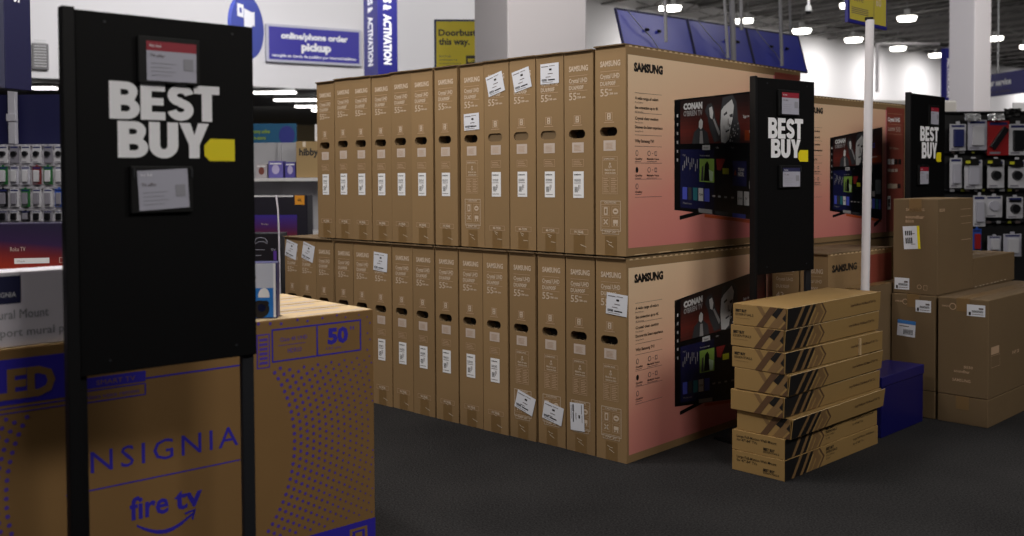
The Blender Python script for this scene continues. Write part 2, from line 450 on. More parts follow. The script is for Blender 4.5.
def ship_label(x, z, rot, w=.098, h=.082, T=TVT):
    """white shipping label stuck on the narrow side; x from its left, z from the base"""
    m = MB(); f0 = nface(m, T); c, s = math.cos(rot), math.sin(rot)
    f = Face(m, f0.P(x, z, 0), f0.u*c+f0.v*s, f0.v*c-f0.u*s)
    g = lambda a, b, a1, b1, k: f.rect(a-w/2, b-h/2, a1-w/2, b1-h/2, k, 5)
    f.rect(-w/2, -h/2, w/2, h/2, PAPER, 4)
    g(.006, h-.014, .045, h-.011, INK_G); g(.05, h-.012, .082, h-.010, INK_G)
    g(.05, h-.03, .064, h-.022, INK_K); g(.042, h-.045, .07, h-.042, INK_G); g(.03, h-.058, .058, h-.0555, INK_G)
    for i in range(9): g(.008+i*.0033, .012, .0098+i*.0033, .022, INK_K)
    g(.042, .014, .082, .019, INK_K); g(.01, .006, .07, .0075, INK_G)
    return m
def lid(W, T, H, up, skew):
    """the folded top flaps, standing a little proud of the carton"""
    m = MB(); a = -.010
    z = H+.0005
    vs = [(a, -.001, z), (W, -.001, z), (W, T+.001, z), (a, T+.001, z),
          (a, -.001, z+.005+max(0, skew)), (W, -.001, z+.004), (W, T+.001, z+.004), (a, T+.001, z+.005+max(0, -skew))]
    m.mesh(vs, [(3, 2, 1, 0), (4, 5, 6, 7), (0, 1, 5, 4), (1, 2, 6, 5), (2, 3, 7, 6), (3, 0, 4, 7)], CARD_S)
    return m

PROTO = {}
def make_tv(kind):
    """kind: (open hole, info panels) prototypes of plain cartons"""
    op, info = kind
    e = empty('television_carton')
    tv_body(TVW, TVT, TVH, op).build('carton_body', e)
    print_narrow(TVT, info, e)
    lid(TVW, TVT, TVH, 0, 0).build('top_flap', e)
    if not info: barcode_label().build('barcode_sticker', e)
    return e

topB = [-.002, .160, .323, .487, .648, .801, .964, 1.138, 1.305, 1.463, 1.622, 1.778, 1.937, 2.093]
botB = [-.004, .161, .324, .486, .652, .812, .970, 1.138, 1.303, 1.460, 1.621, 1.783, 1.949, 2.111, 2.266, 2.425]
ORD = ['corner', 'second', 'third', 'fourth', 'fifth', 'sixth', 'seventh', 'eighth', 'ninth', 'tenth', 'eleventh', 'twelfth', 'thirteenth', 'fourteenth', 'fifteenth']
# per carton: hole open?, info panels?, [labels (x, z, rot, w, h)]
topS = [(1, 1, []), (1, 0, []), (0, 0, [(.078, .757, .01, .104, .086)]), (0, 0, [(.075, .742, R(12), .104, .09)]), (0, 0, [(.073, .735, R(14), .104, .09)]),
        (1, 1, [(.075, .575, R(2), .100, .076)])]+[(1, 0, [])]*7
botS = [(1, 1, [(.108, .648, R(-4), .106, .088)]), (1, 1, [(.060, .150, R(-88), .118, .075)]), (1, 1, [(.085, .143, R(-11), .112, .080)]), (1, 1, [(.092, .165, R(-16), .110, .082)]),
        (1, 0, []), (1, 0, []), (1, 0, []), (1, 0, []), (1, 0, []), (1, 0, [(.072, .740, R(-4), .110, .095)]), (1, 0, []), (1, 0, []), (1, 0, []),
        (1, 0, [(.085, .760, R(-14), .11, .095)]), (1, 0, [(.066, .765, R(-13), .11, .095)])]
CART = {}
def tv_row(bounds, specs, z, row):
    for i, (op, info, labs) in enumerate(specs):
        key = (op, info)
        if key not in PROTO:
            PROTO[key] = make_tv(key); e = PROTO[key]
        else:
            e = copy_tree(PROTO[key])
            if len(list(e.children)) > 4:
                pass
        CART[(row, i)] = e
        t = bounds[i+1]-bounds[i]; mid = (bounds[i]+bounds[i+1])/2
        off = 0 if i == 0 else random.uniform(-.006, .008)
        p = P0+bV*off+aV*(mid-TVT/2)
        e.location = (p.x, p.y, z+(0 if row == 'lower' else .0))
        e.scale.z = .984 if row == 'lower' else 1.008 if i == 0 else random.uniform(.998, 1.007)
        e.rotation_euler = (0, 0, rz_of(TH)+(0 if i == 0 else random.uniform(-.0004, .0004)))
        where = 'at the printed corner' if i == 0 else f'{ORD[i]} from printed corner'
        if i == len(specs)-1: where = 'at the far left end'
        ex = ''
        if labs:
            ex = ' with white label' + (' near its top' if labs[0][1] > .7 else ' above its hand hole' if labs[0][1] > .5 else ' near its base')
        elif not info: ex = ' with small barcode sticker'
        tag(e, f'{row} row television carton{ex}, {where}', 'carton', f'television cartons standing in the {row} row')
_labels = []
tv_row(topB, topS, .8335, 'upper')
tv_row(botB, botS, 0, 'lower')
for row, S in (('upper', topS), ('lower', botS)):
    for i, (op, info, labs) in enumerate(S):
        e = CART[(row, i)]
        for (x, z, r_, w, h) in labs: ship_label(x, z, r_, w, h).build('shipping_label', e)

# printed sleeve on the large side of the two corner cartons
def map_id(s, z): return s, z
GRAD = [(0, (238, 212, 178)), (.3, (234, 194, 162)), (.6, (224, 150, 136)), (1, (206, 112, 116))]
def sleeve(parent, W, H, k, tvmap, full=True, brandw=None, name_y=0):
    """k scales the text column, tvmap places the drawn television; coordinates s along the face, z up"""
    f = Face(None, (0, 0, 0), (1, 0, 0), (0, 0, 1))
    g = ramp_mat('sleeve_gradient', GRAD, (.30, 0, -1), -.82, .26)
    gp = mat('sleeve_pink', (226, 132, 140), .45)
    m = MB(); f.mb = m
    mx = W-.243*k-.018
    f.rect(.014, .032*k, mx-.01, H-.036, g)
    f.rect(mx-.012, .032*k, mx+.001, H-.036, gp, 2)
    m.build('printed_sleeve', parent)
    m = MB(); f.mb = m
    f.rect(mx, .032*k, W-.012, H-.020, MAROON, 2)
    f.rect(mx+.012, H-.065*k, W-.04, H-.063*k, INK_D, 3)
    f.text('Crystal UHD', mx+.015, H-.115*k, .026*k, WHITE, w=.17*k, bold=.03, lay=3)
    f.rect(mx+.012, H-.135*k, W-.04, H-.133*k, INK_D, 3)
    f.text('DU6900F', mx+.015, H-.178*k, .022*k, INK_P, w=.10*k, lay=3, bold=.02); f.text('50' if k < 1 else '55', mx+.13*k, H-.182*k, .032*k, INK_P, w=.06*k, lay=3)
    f.rect(mx+.012, H-.20*k, W-.04, H-.198*k, INK_D, 3)
    f.text('50" Class', mx+.03, H-.30*k, .014*k, INK_W, w=.13*k, lay=3)
    for i in range(4): f.rect(mx+(.016+.05*i)*k, H-.40*k, mx+(.056+.05*i)*k, H-.365*k, (WHITE, WHITE, INK_K, INK_K)[i], 3)
    for i in range(3): f.rect(mx+(.016+.05*i)*k, H-.45*k, mx+(.056+.05*i)*k, H-.43*k, INK_P, 3)
    f.rect(mx+.016*k, H-.56*k, mx+.15*k, H-.53*k, INK_W, 3); f.rect(mx+.16*k, H-.56*k, mx+.2*k, H-.53*k, INK_K, 3)
    f.rect(mx+.016*k, H-.70*k, mx+.06*k, H-.61*k, WHITE, 3); f.rect(mx+.025*k, H-.68*k, mx+.05*k, H-.63*k, INK_G, 4)
    f.rect(W-.026, .03, W-.022, H-.10, INK_K, 3)
    m.build('specification_panel', parent)
    # text column
    m = MB(); f.mb = m; q = lambda a: a*k
    top = H-.84*k
    f.text('SAMSUNG', q(.053), q(.742)+top, q(.031), INK_K, w=q(.2), bold=.06, lay=2.5)
    m.build('brand_lettering', parent)
    m = MB(); f.mb = m
    for z in (.655, .575, .487, .442, .375, .31, .238): f.rect(q(.058), q(z)+top, q(.245), q(z+.0014)+top, INK_G, 2.5)
    for z, t, u in ((.629, 'A wide range of colors', 'PurColor'), (.592, 'See connection up to 4K', '4K Upscaling'), (.549, 'Crystal clear motion', 'Motion Xcelerator'), (.514, 'Discover the Smart experience', 'Samsung Tizen OS')):
        f.text(t, q(.06), q(z)+top, q(.0115), INK_K, w=q(.16 if len(t) < 28 else .19), bold=.02, lay=2.5)
        f.text(u, q(.06), q(z-.014)+top, q(.006), INK_G, w=q(.055), lay=2.5)
    f.text('Why Samsung TV?', q(.06), q(.458)+top, q(.012), INK_K, w=q(.13), bold=.02, lay=2.5)
    for i, z in enumerate((.415, .348, .282)):
        f.ell(q(.072), q(z)+top, q(.009), q(.012), INK_K if i == 1 else INK_G, 2.5, 10)
        if i != 1: f.ell(q(.072), q(z)+top, q(.006), q(.009), g, 3, 10)
        f.text('Quality', q(.06), q(z-.026)+top, q(.0075), INK_K, w=q(.048), bold=.02, lay=2.5); f.rect(q(.06), q(z-.034)+top, q(.1), q(z-.032)+top, INK_G, 2.5)
        if i < 2:
            f.ell(q(.155), q(z)+top, q(.011), q(.011), INK_G, 2.5, 12); f.ell(q(.155), q(z)+top, q(.008), q(.008), g, 3, 12)
            f.rect(q(.175), q(z-.001)+top, q(.185), q(z+.001)+top, INK_G, 2.5); f.rect(q(.194), q(z-.009)+top, q(.21), q(z+.009)+top, INK_G, 2.5); f.rect(q(.197), q(z-.006)+top, q(.207), q(z+.006)+top, g, 3)
            f.text('Multiple Voice', q(.14), q(z-.026)+top, q(.0075), INK_K, w=q(.085), bold=.02, lay=2.5); f.rect(q(.14), q(z-.034)+top, q(.21), q(z-.032)+top, INK_G, 2.5)
    m.build('feature_text', parent)
    # drawn television: u 0..1 left to right, v 0..1 bottom to top
    def S(u, v):
        s = .337+u*.77; zt = .636+.115*(s-.337); zb = .176-.098*(s-.337)
        return tvmap(s, zb+(zt-zb)*v)
    m = MB(); f.mb = m
    K = INK_K; scr = mat('screen_black', (8, 8, 12), .35); nv = mat('screen_navy', (22, 24, 66), .4); rd = mat('screen_red', (120, 40, 30), .4); rdd = mat('screen_dark_red', (58, 24, 24), .4)
    gy = mat('screen_grey', (150, 148, 150), .5); gl = mat('screen_light_grey', (200, 200, 202), .5); gd = mat('screen_dark_grey', (58, 58, 62), .5); gn = mat('screen_green', (120, 150, 66), .5)
    bl = mat('screen_blue', (74, 84, 190), .5); tl = mat('screen_teal', (40, 108, 120), .5); yl = mat('screen_yellow', (160, 160, 30), .5); orr = mat('screen_orange', (150, 60, 20), .4)
    def Q(u0, v0, u1, v1, k_, lay): f.quad([S(u0, v0), S(u1, v0), S(u1, v1), S(u0, v1)], k_, lay)
    def G(pts, k_, lay): 
        f.poly([S(u, v) for u, v in pts], k_, lay)
    Q(0, 0, 1, 1, scr, 3)
    Q(.055, .03, .30, .55, nv, 3.5); Q(.30, .03, .40, .55, mat('screen_navy_dark', (14, 15, 38), .4), 3.5)
    for j in range(12):
        v = .60+j*.0322; t = max(0, 1-abs(v-.69)/.24)
        Q(.055, v, .985, v+.0324, mat('hero_band_%d' % j, (40+62*t, 26+14*t, 26+8*t), .4), 3.5)
    Q(.74, .62, .985, .70, orr, 4)
    for i, v in enumerate((.84, .76, .68, .60, .52, .44)): Q(.020, v, .034, v+.028, gl if i < 1 else gy, 4)
    def T(t, u, v, h, w, k_, lay, bold=.0):
        sh = text2d(t, bold); xs = [p[0] for p in sh[0]]; ys = [p[1] for p in sh[0]]; a, b, c_ = min(xs), max(xs), max(ys)
        pts = [f.P(*S(u+(x-a)/(b-a)*w, v+y/c_*h), lay) for x, y in sh[0]]; m.mesh(pts, sh[1], k_)
    T('CONAN', .085, .905, .055, .19, gl, 5, .07); T("O'BRIEN TV", .085, .845, .048, .19, gy, 5, .03)
    # grey figures of the programme picture (plain stand-ins)
    G([(.17, .60), (.19, .70), (.235, .735), (.24, .79), (.262, .82), (.285, .79), (.28, .735), (.33, .69), (.35, .60)], gd, 4.5)
    G([(.238, .74), (.24, .79), (.26, .815), (.28, .79), (.278, .74), (.26, .72)], gl, 5); G([(.245, .60), (.25, .71), (.275, .71), (.285, .60)], gy, 5)
    G([(.30, .88), (.33, .93), (.37, .94), (.395, .90), (.41, .82), (.47, .70), (.46, .62), (.40, .61), (.35, .72), (.33, .82)], gd, 4.5)
    G([(.345, .90), (.375, .91), (.39, .86), (.38, .80), (.355, .82)], gl, 5); G([(.385, .80), (.40, .81), (.465, .69), (.45, .66)], gy, 5)
    G([(.47, .60), (.455, .75), (.47, .88), (.49, .975), (.60, .99), (.645, .93), (.66, .80), (.69, .70), (.68, .60)], gd, 5)
    G([(.475, .61), (.465, .75), (.475, .87), (.50, .90), (.59, .955), (.615, .90), (.60, .80), (.575, .72), (.56, .63), (.52, .60)], gl, 5.5)
    G([(.50, .84), (.535, .86), (.54, .84), (.505, .825)], gd, 6); G([(.565, .83), (.60, .84), (.60, .81), (.57, .81)], gd, 6); G([(.52, .70), (.565, .715), (.56, .70), (.525, .685)], gd, 6); G([(.545, .80), (.555, .80), (.565, .745), (.545, .745)], gy, 6)
    for i in range(26):
        u, v = .56+random.random()*.11, .61+random.random()*.14; Q(u, v, u+.012, v+.012, random.choice([gl, gy, scr]), 6)
    T('Sign in', .72, .80, .022, .07, gl, 5, .02); Q(.80, .79, .845, .84, bl, 5); Q(.808, .80, .837, .832, rdd, 5.5)
    T('Episodes', .79, .68, .02, .1, gl, 5, .02)
    m.face([f.P(*S(.315+.042*math.cos(t*.3927), .565+.022*math.sin(t*.3927)), 5) for t in range(16)][::1], gl); Q(.275, .545, .355, .585, gl, 5)
    T('Home', .29, .557, .016, .045, gd, 6); T('Live', .42, .557, .016, .03, gy, 5); T('Apps', .58, .557, .016, .04, gy, 5)
    T('TNT', .075, .49, .014, .03, gy, 5); T('Recommended', .25, .49, .014, .1, gy, 5)
    for i in range(9):
        u = .075+i*.018; v = .36+(i*37 % 7)*.012; Q(u, v, u+.006, v+.05+(i % 3)*.015, gy, 5)
    Q(.245, .27, .40, .47, gn, 5); G([(.29, .28), (.30, .42), (.325, .45), (.345, .42), (.35, .28)], scr, 5.5); G([(.34, .38), (.39, .36), (.38, .28), (.35, .28)], mat('screen_pale_green', (160, 180, 150), .5), 5.7); G([(.26, .28), (.27, .40), (.285, .41), (.285, .28)], gd, 5.6)
    G([(.42, .47), (.52, .47), (.47, .37), (.43, .38)], mat('screen_crimson', (120, 30, 30), .5), 5); Q(.49, .345, .56, .395, yl, 5)
    Q(.60, .255, .76, .455, mat('screen_deep_blue', (20, 26, 90), .5), 5); T('TEAM', .66, .375, .025, .07, gl, 6, .04); T('NOR', .66, .335, .033, .07, gl, 6, .06); G([(.615, .34), (.63, .39), (.645, .34)], orr, 6)
    Q(.79, .24, .85, .30, gy, 5); Q(.86, .27, .97, .43, mat('screen_dusk', (96, 104, 110), .5), 5)
    for i, (u, w, k_) in enumerate(((.075, .045, bl), (.13, .035, gd), (.18, .045, tl), (.235, .05, gl), (.295, .055, bl), (.655, .06, gl), (.73, .06, gl), (.80, .05, bl), (.87, .045, tl), (.93, .04, bl))):
        Q(u, .105, u+w, .215, k_, 5)
    T('now', .24, .15, .02, .04, gd, 6); T('plus', .665, .15, .02, .04, gd, 6); T('tv', .745, .15, .02, .025, gd, 6)
    for u in (.38, .44, .51, .585): Q(u, .15, u+.03, .165, gy, 5)
    T('Watch next', .075, .065, .014, .09, gy, 5)
    Q(.235, .004, .38, .04, gy, 5); Q(.41, .004, .555, .036, gd, 5); Q(.60, 0, .75, .033, bl, 5)
    # feet of the drawn television
    G([(.05, -.085), (.05, -.05), (.19, .0), (.29, .0)], scr, 3.2)
    G([(.84, -.10), (.84, -.06), (.95, .0), (.99, .0), (.90, -.07)], scr, 3.2)
    G([(.30, -.03), (.99, -.03), (.99, -.005), (.30, -.005)], mat('screen_glow_orange', (190, 82, 40), .5), 2.6)
    m.build('television_picture', parent)
for row in ('upper', 'lower'):
    sleeve(CART[(row, 0)], TVW, TVH, 1., lambda s, z: (s, z))
    # scalloped perforation along the fold above and below the sleeve
    ribbon(TVW, TVH-.003).build('perforated_fold', CART[(row, 0)])
    if row == 'upper': ribbon(TVW, .003, .05, .17, .004).build('torn_base_edge', CART[(row, 0)])

# ------------------------------------------------------------------ smaller television cartons behind on the right
def local_pt(b, a, base=P0): return base+bV*b+aV*a
def tv_like(name, loc, th, W, T, H, label, group, narrow=True):
    e = empty(name, loc, rz_of(th), label, 'carton', group)
    tv_body(W, T, H, True, hole_z=H*.6).build('carton_body', e)
    lid(W, T, H, 0, 0).build('top_flap', e)
    return e
T50 = R(47.4); r50 = Vector((2.32, 5.822, 0)); d50 = Vector((math.sin(T50), math.cos(T50), 0)); n50 = Vector((-math.cos(T50), math.sin(T50), 0))
l50 = r50-d50*1.15
e = tv_like('television_carton', (l50.x, l50.y, .799), T50, 1.15, .14, .765, 'printed pink television carton standing behind the white pole, on top of lower cartons', None)
sleeve(e, 1.15, .765, .87, lambda s, z: (.295+(s-.337)*.745, .36+(z-.406)*.843))
ribbon(1.15, .762, pitch=.033).build('perforated_fold', e)
for i in range(2):
    p = l50+n50*(.148*i-.0)
    tv_like('television_carton', (p.x, p.y, 0), T50, 1.15, .14, .79, ('brown carton directly beneath the pink carton behind the white pole', 'brown carton beneath the pink carton, one deeper towards the back')[i], None)
# two small cartons on end in front of them
tl = R(46); low = Vector((1.447, 4.508, 0)); dl = Vector((math.sin(tl), math.cos(tl), 0)); nl = Vector((-math.cos(tl), math.sin(tl), 0))
for i in range(2):
    p = low+nl*(.148*i)
    e = tv_like('television_carton', (p.x, p.y, 0), tl, .66, .14, .788, ('brown carton marked SAMSUNG in black right of the middle black stand', 'brown carton just behind the one marked SAMSUNG in black')[i], None)
    m = MB(); f = nface(m, .14)
    f.text('SAMSUNG', .02, .70, .02, INK_W, w=.095, bold=.03); f.rect(.02, .685, .11, .687, INK_D); f.text('Crystal UHD', .02, .655, .016, INK_W, w=.09); f.text('DU6900F', .02, .62, .016, INK_W, w=.07); f.text('43', .02, .57, .03, INK_W, w=.04)
    f.frame(.03, .42, .11, .54, .0015, INK_D)
    m.build('side_print', e)
    if i == 0:
        m = MB(); f = Face(m, (0, 0, 0), (1, 0, 0), (0, 0, 1))
        f.text('SAMSUNG', .037, .706, .030, INK_K, w=.24, bold=.05); f.rect(.391, .05, .64, .765, MAROON); f.frame(.04, .2, .36, .62, .002, INK_G)
        m.build('front_print', e)
        ribbon(.66, .785).build('perforated_fold', e)

# ------------------------------------------------------------------ logo letters
def logo_shapes():
    L = {}
    # every letter in a box of height 1
    L['B'] = [[(0, 0)]+arc(.42, .28, .30, .28, -90, 55, 8)+arc(.40, .74, .27, .26, -30, 90, 8)+[(0, 1)],
              arc(.38, .72, .08, .075, -90, 90, 5)+[(.27, .795), (.27, .645)], arc(.40, .29, .09, .085, -90, 90, 5)+[(.27, .375), (.27, .205)]]
    L['E'] = [[(0, 0), (.60, 0), (.60, .22), (.27, .22), (.27, .40), (.56, .40), (.56, .60), (.27, .60), (.27, .78), (.60, .78), (.60, 1), (0, 1)]]
    L['T'] = [[(.2, 0), (.47, 0), (.47, .77), (.67, .77), (.67, 1), (0, 1), (0, .77), (.2, .77)]]
    mid = arc(.345, .70, .215, .18, 8, 90, 5)+arc(.345, .70, .215, .18, 90, 262, 10)[1:]+arc(.335, .30, .215, .18, 80, -90, 10)+arc(.335, .30, .215, .18, -90, -172, 5)[1:]
    th = .118
    def off(sgn):
        o = []
        for i, p in enumerate(mid):
            a = mid[max(0, i-1)]; b = mid[min(len(mid)-1, i+1)]; dx, dy = b[0]-a[0], b[1]-a[1]; l = math.hypot(dx, dy) or 1
            o.append((p[0]-dy/l*th*sgn, p[1]+dx/l*th*sgn))
        return o
    L['S'] = [off(1)+off(-1)[::-1]]
    L['U'] = [[(0, 1), (0, .36)]+arc(.36, .36, .36, .37, 180, 360, 14)+[(.72, 1), (.45, 1), (.45, .38)]+arc(.36, .36, .09, .12, 0, -180, 6)+[(.27, 1)]]
    L['Y'] = [[(.24, 0), (.51, 0), (.51, .38), (.76, 1), (.48, 1), (.38, .66), (.28, 1), (0, 1), (.24, .38)]]
    return L
LG = logo_shapes()
def logo(f, x, z, h, w, word, m, lay=1):
    adv = {'B': .74, 'E': .65, 'S': .68, 'T': .69, 'U': .77, 'Y': .74}
    if word == 'BUY': adv['U'] = .75
    tot = sum(adv[c] for c in word); k = w/tot; cx = x
    for c in word:
        f.shape(poly2d(LG[c]), cx, z, k, h, m, lay); cx += adv[c]*k

# ------------------------------------------------------------------ black promotion stands
def stand(loc, th, W, H, z0, label, cards=None, k=1., lg=None, pw=.0155):
    e = empty('display_stand', (loc[0], loc[1], 0), rz_of(th), label, 'display stand', 'black promotion stands among the cartons')
    m = MB(); m.bbox(0, 0, z0, W, .012, z0+H, BLACKM, r=.002); m.build('panel', e)
    m = MB(); m.bbox(-pw, -.003, .012, -.0005, .027, z0+H+.005, GREYP2, r=.002); m.bbox(-.0004, .013, .012, .018, .027, z0+H-.02, GREYP2, r=.002); m.build('post', e)
    m = MB(); m.bbox(W-.034, .013, .012, W-.001, .03, z0+H-.02, GREYP, r=.003); m.build('post', e)
    for x in (-.016, W-.036):
        m = MB(); m.bbox(x-.004, -.03, 0, x+.04, .22, .012, BLACKM, r=.003); m.build('foot', e)
    for x in (.065, W-.055):
        for z in (z0+H-.022, z0+.03):
            m = MB(); m.tube((x, -.002, z), (x, 0, z), .0032, GREYP, 8); m.build('bolt', e)
    zt = z0+H
    m = MB(); f = Face(m, (0, 0, 0), (1, 0, 0), (0, 0, 1))
    L = lg or dict(B=(.077, .257, .092, .285), U=(.096, .352, .090, .232), T=(.317, .33, .084, .029))
    u, v, h, w = L['B']; logo(f, u*k, zt-v*k, h*k, w*k, 'BEST', LOGO_W)
    u, v, h, w = L['U']; logo(f, u*k, zt-v*k, h*k, w*k, 'BUY', LOGO_W)
    m.build('logo_print', e)
    m = MB(); f.mb = m
    X, Z = L['T'][0]*k, zt-L['T'][1]*k; tw, th_ = L['T'][2]*k, L['T'][3]*k
    f.poly([(X+tw*.17, Z-th_), (X+tw, Z-th_), (X+tw, Z+th_), (X+tw*.2, Z+th_), (X, Z+th_*.4), (X, Z-th_*.5)], TAGY)
    m.build('yellow_tag', e)
    for i, (x0, x1, v0, v1, head, rot) in enumerate(cards):
        c = MB(); c.bbox((x0-.02)*k, -.012, zt-(v1+.006)*k, (x1+.010)*k, -.0005, zt-(v0-.012)*k, BLACKP, r=.002)
        h = c.build('card_holder', e)
        c = MB(); f = Face(c, (x0*k, -.0125, zt-v1*k), (math.cos(rot), 0, math.sin(rot)), (-math.sin(rot), 0, math.cos(rot)))
        w, hh = (x1-x0)*k, (v1-v0)*k
        f.rect(0, 0, w, hh*(.76 if head == REDH else (.8 if z0 > .72 else 1)), PAPER2)
        if head == REDH: f.rect(0, hh*.76, w, hh, head)
        elif z0 > .72: f.rect(0, hh*.8, w, hh, head)
        f.text('Hot deal', w*.06, hh*.85, hh*.08, LOGO_W, w=w*.22, lay=3)
        f.text('TV offer', w*.06, hh*.6, hh*.08, INK_G, w=w*.3, lay=3)
        fi = mat('card_faint_ink', (150, 150, 160), .6)
        for q in range(4): f.rect(w*.08, hh*(.14+.1*q), w*(.5+.08*(q % 2)), hh*(.15+.1*q), fi, 3)
        f.rect(w*.74, hh*.3, w*.93, hh*.6, fi, 3)
        c.build('price_card', h)
        if i == 1:
            for xx in (x0*k-.014, (x1+.004)*k):
                c = MB(); c.bbox(xx, -.015, zt-(v0+.018)*k, xx+.005, -.0115, zt-(v0-.006)*k, GREYP, r=.001); c.build('clip', h)
    return e
GREYP2 = mat('charcoal_post', (10, 10, 13), .55, spec=.25); PAPER2 = mat('card_paper', (176, 176, 192), .55)
k = .94
stand((-1.037*k, 2.354*k), math.atan2(.343, .299), .457*k, .88*k, EYE+(.677-EYE)*k, 'large black steel display stand in the left foreground before the blue printed carton', k=k, pw=.028,
      cards=[(.165, .293, .062, .16, REDH, 0), (.142, .27, .385, .484, BLUEH, R(3))])
stand((1.09*k, 4.384*k), math.atan2(.331, .251), .416*k, .88*k, EYE+(.7105-EYE)*k, 'middle black display stand in front of the pink television carton', k=k, lg=dict(B=(.077, .269, .093, .254), U=(.097, .356, .085, .213), T=(.294, .346, .074, .027)),
      cards=[(.157, .280, .060, .158, REDH, 0), (.165, .290, .402, .488, BLUEH, 0)])
stand((2.084, 5.149), math.atan2(.331, .31), .41, .88, .70, 'farthest black display stand, between the pink carton and the hanging accessories', k=1.,
      lg=dict(B=(.105, .247, .079, .225), U=(.125, .338, .086, .185), T=(.30, .33, .062, .026)), cards=[(.205, .30, .065, .155, REDH, 0), (.08, .18, .385, .475, REDH, 0)])

# ------------------------------------------------------------------ stack of wall mount cartons
MT = R(46.1); mc = Vector((1.021, 3.681, 0)); dm = Vector((math.sin(MT), math.cos(MT), 0)); nm = Vector((-math.cos(MT), math.sin(MT), 0))
STR = mat('stripe_brown', (120, 92, 58), .6); DKP = mat('pattern_black', (22, 20, 20), .5); STR2 = mat('stripe_dark_brown', (88, 62, 40), .6)
def mount_print_wide(f, flipped, H, par):
    dk = [(0, .001), (.235, .001) if flipped else (.13, .001), (.20, H-.001) if flipped else (.23, H-.001), (0, H-.001)]
    f.quad([(0, .001), (.155, .001), (.215, H-.001), (0, H-.001)], DKP, 1)
    for i in range(3):
        x = .045+i*.062
        f.quad([(x, .001), (x+.022, .001), (x+.022+.062, H-.001), (x+.062, H-.001)], STR, 2)
    f.quad([(.20, .001), (.235, .001), (.275, H*.5), (.235, H-.001), (.20, H-.001), (.235, H*.5)], STR, 1)
    f.quad([(.25, .001), (.262, .001), (.30, H*.5), (.262, H-.001), (.25, H-.001), (.288, H*.5)], STR2, 1)
    f.mb.build('stripe_print', par); f.mb = MB()
    if flipped:
        f.text('Large Full-Motion Wall Mount 47"-84" TVs', .50, .038, .010, mat('brown_ink', (74, 50, 34), .6), w=.225, bold=.01)
    else:
        f.text('BEST BUY', .31, .058, .010, INK_K, w=.065, bold=.05); f.text('ESSENTIALS', .31, .045, .009, INK_K, w=.09, bold=.02)
        f.text('Full-Motion TV Wall Mount', .31, .033, .006, INK_K, w=.07); f.text('47"-84"', .31, .020, .006, INK_K, w=.035)
        f.text('Large Full-Motion Wall Mount', .535, .055, .009, INK_K, w=.185); f.text('for 47"-84" TVs', .535, .036, .009, INK_K, w=.09)
def mount_print_narrow(f, flipped, H, T):
    if flipped is None: return
    if flipped:
        f.text('BEST BUY', .012, H*.62, .010, INK_K, w=.05, bold=.05); f.text('ESSENTIALS', .012, H*.45, .009, INK_K, w=.08, bold=.01); f.rect(.012, H*.32, .075, H*.33, STR2)
        chevrons(f, T, H)
    else:
        f.text('Large Full-Motion Wall Mount', .022, H*.66, .010, INK_K, w=.175, bold=.01); f.text('for 47"-84" TVs', .022, H*.48, .010, INK_K, w=.09, bold=.01)
        f.text('BEST BUY', .14, H*.28, .009, INK_K, w=.05, bold=.05); f.text('ESSENTIALS', .14, H*.16, .007, INK_K, w=.068, bold=.01)
def chevrons(f, T, H):
    f.quad([(T-.128, .001), (T-.098, .001), (T-.038, H-.001), (T-.068, H-.001)], STR2, 1)
    f.quad([(T-.128, H-.001), (T-.105, H-.001), (T-.085, H*.6), (T-.10, H*.52)], STR, 1)
    f.quad([(T-.075, .001), (T-.035, .001), (T-.001, H*.5), (T-.001, H-.001), (T-.012, H-.001)], STR, 1)
    f.quad([(T-.060, H*.62), (T-.035, H-.001), (T-.010, H-.001), (T-.040, H*.48)], DKP, 2)
    f.quad([(T-.025, .001), (T-.001, .001), (T-.001, H*.34)], STR2, 2)
    f.quad([(T-.016, H*.5), (T-.001, H*.35), (T-.001, H*.75)], DKP, 2)
MTH = .0795
zs = [0, .0795, .1590, .2385, .3215, .4045, .4890, .5725]
cfg = [(0, 0, 0, False, 0), (.004, .002, R(.3), False, 0), (.012, -.016, R(.6), None, 7), (-.002, .006, R(-.2), None, 2.5), (.006, -.008, R(.5), None, 6), (.002, .004, R(-.8), True, 1.5), (.004, .008, R(.3), True, 3.5), (.008, .0, R(.5), True, 2.5)]
WHR = ['lowest of the stack, on the carpet', 'second from the bottom of the stack', 'third from the bottom, its side flap gaping', 'fourth from the bottom of the stack', 'fifth from the bottom with bright flap edge', 'third from the top, with a torn slit', 'second from the top of the stack', 'topmost of the stack']
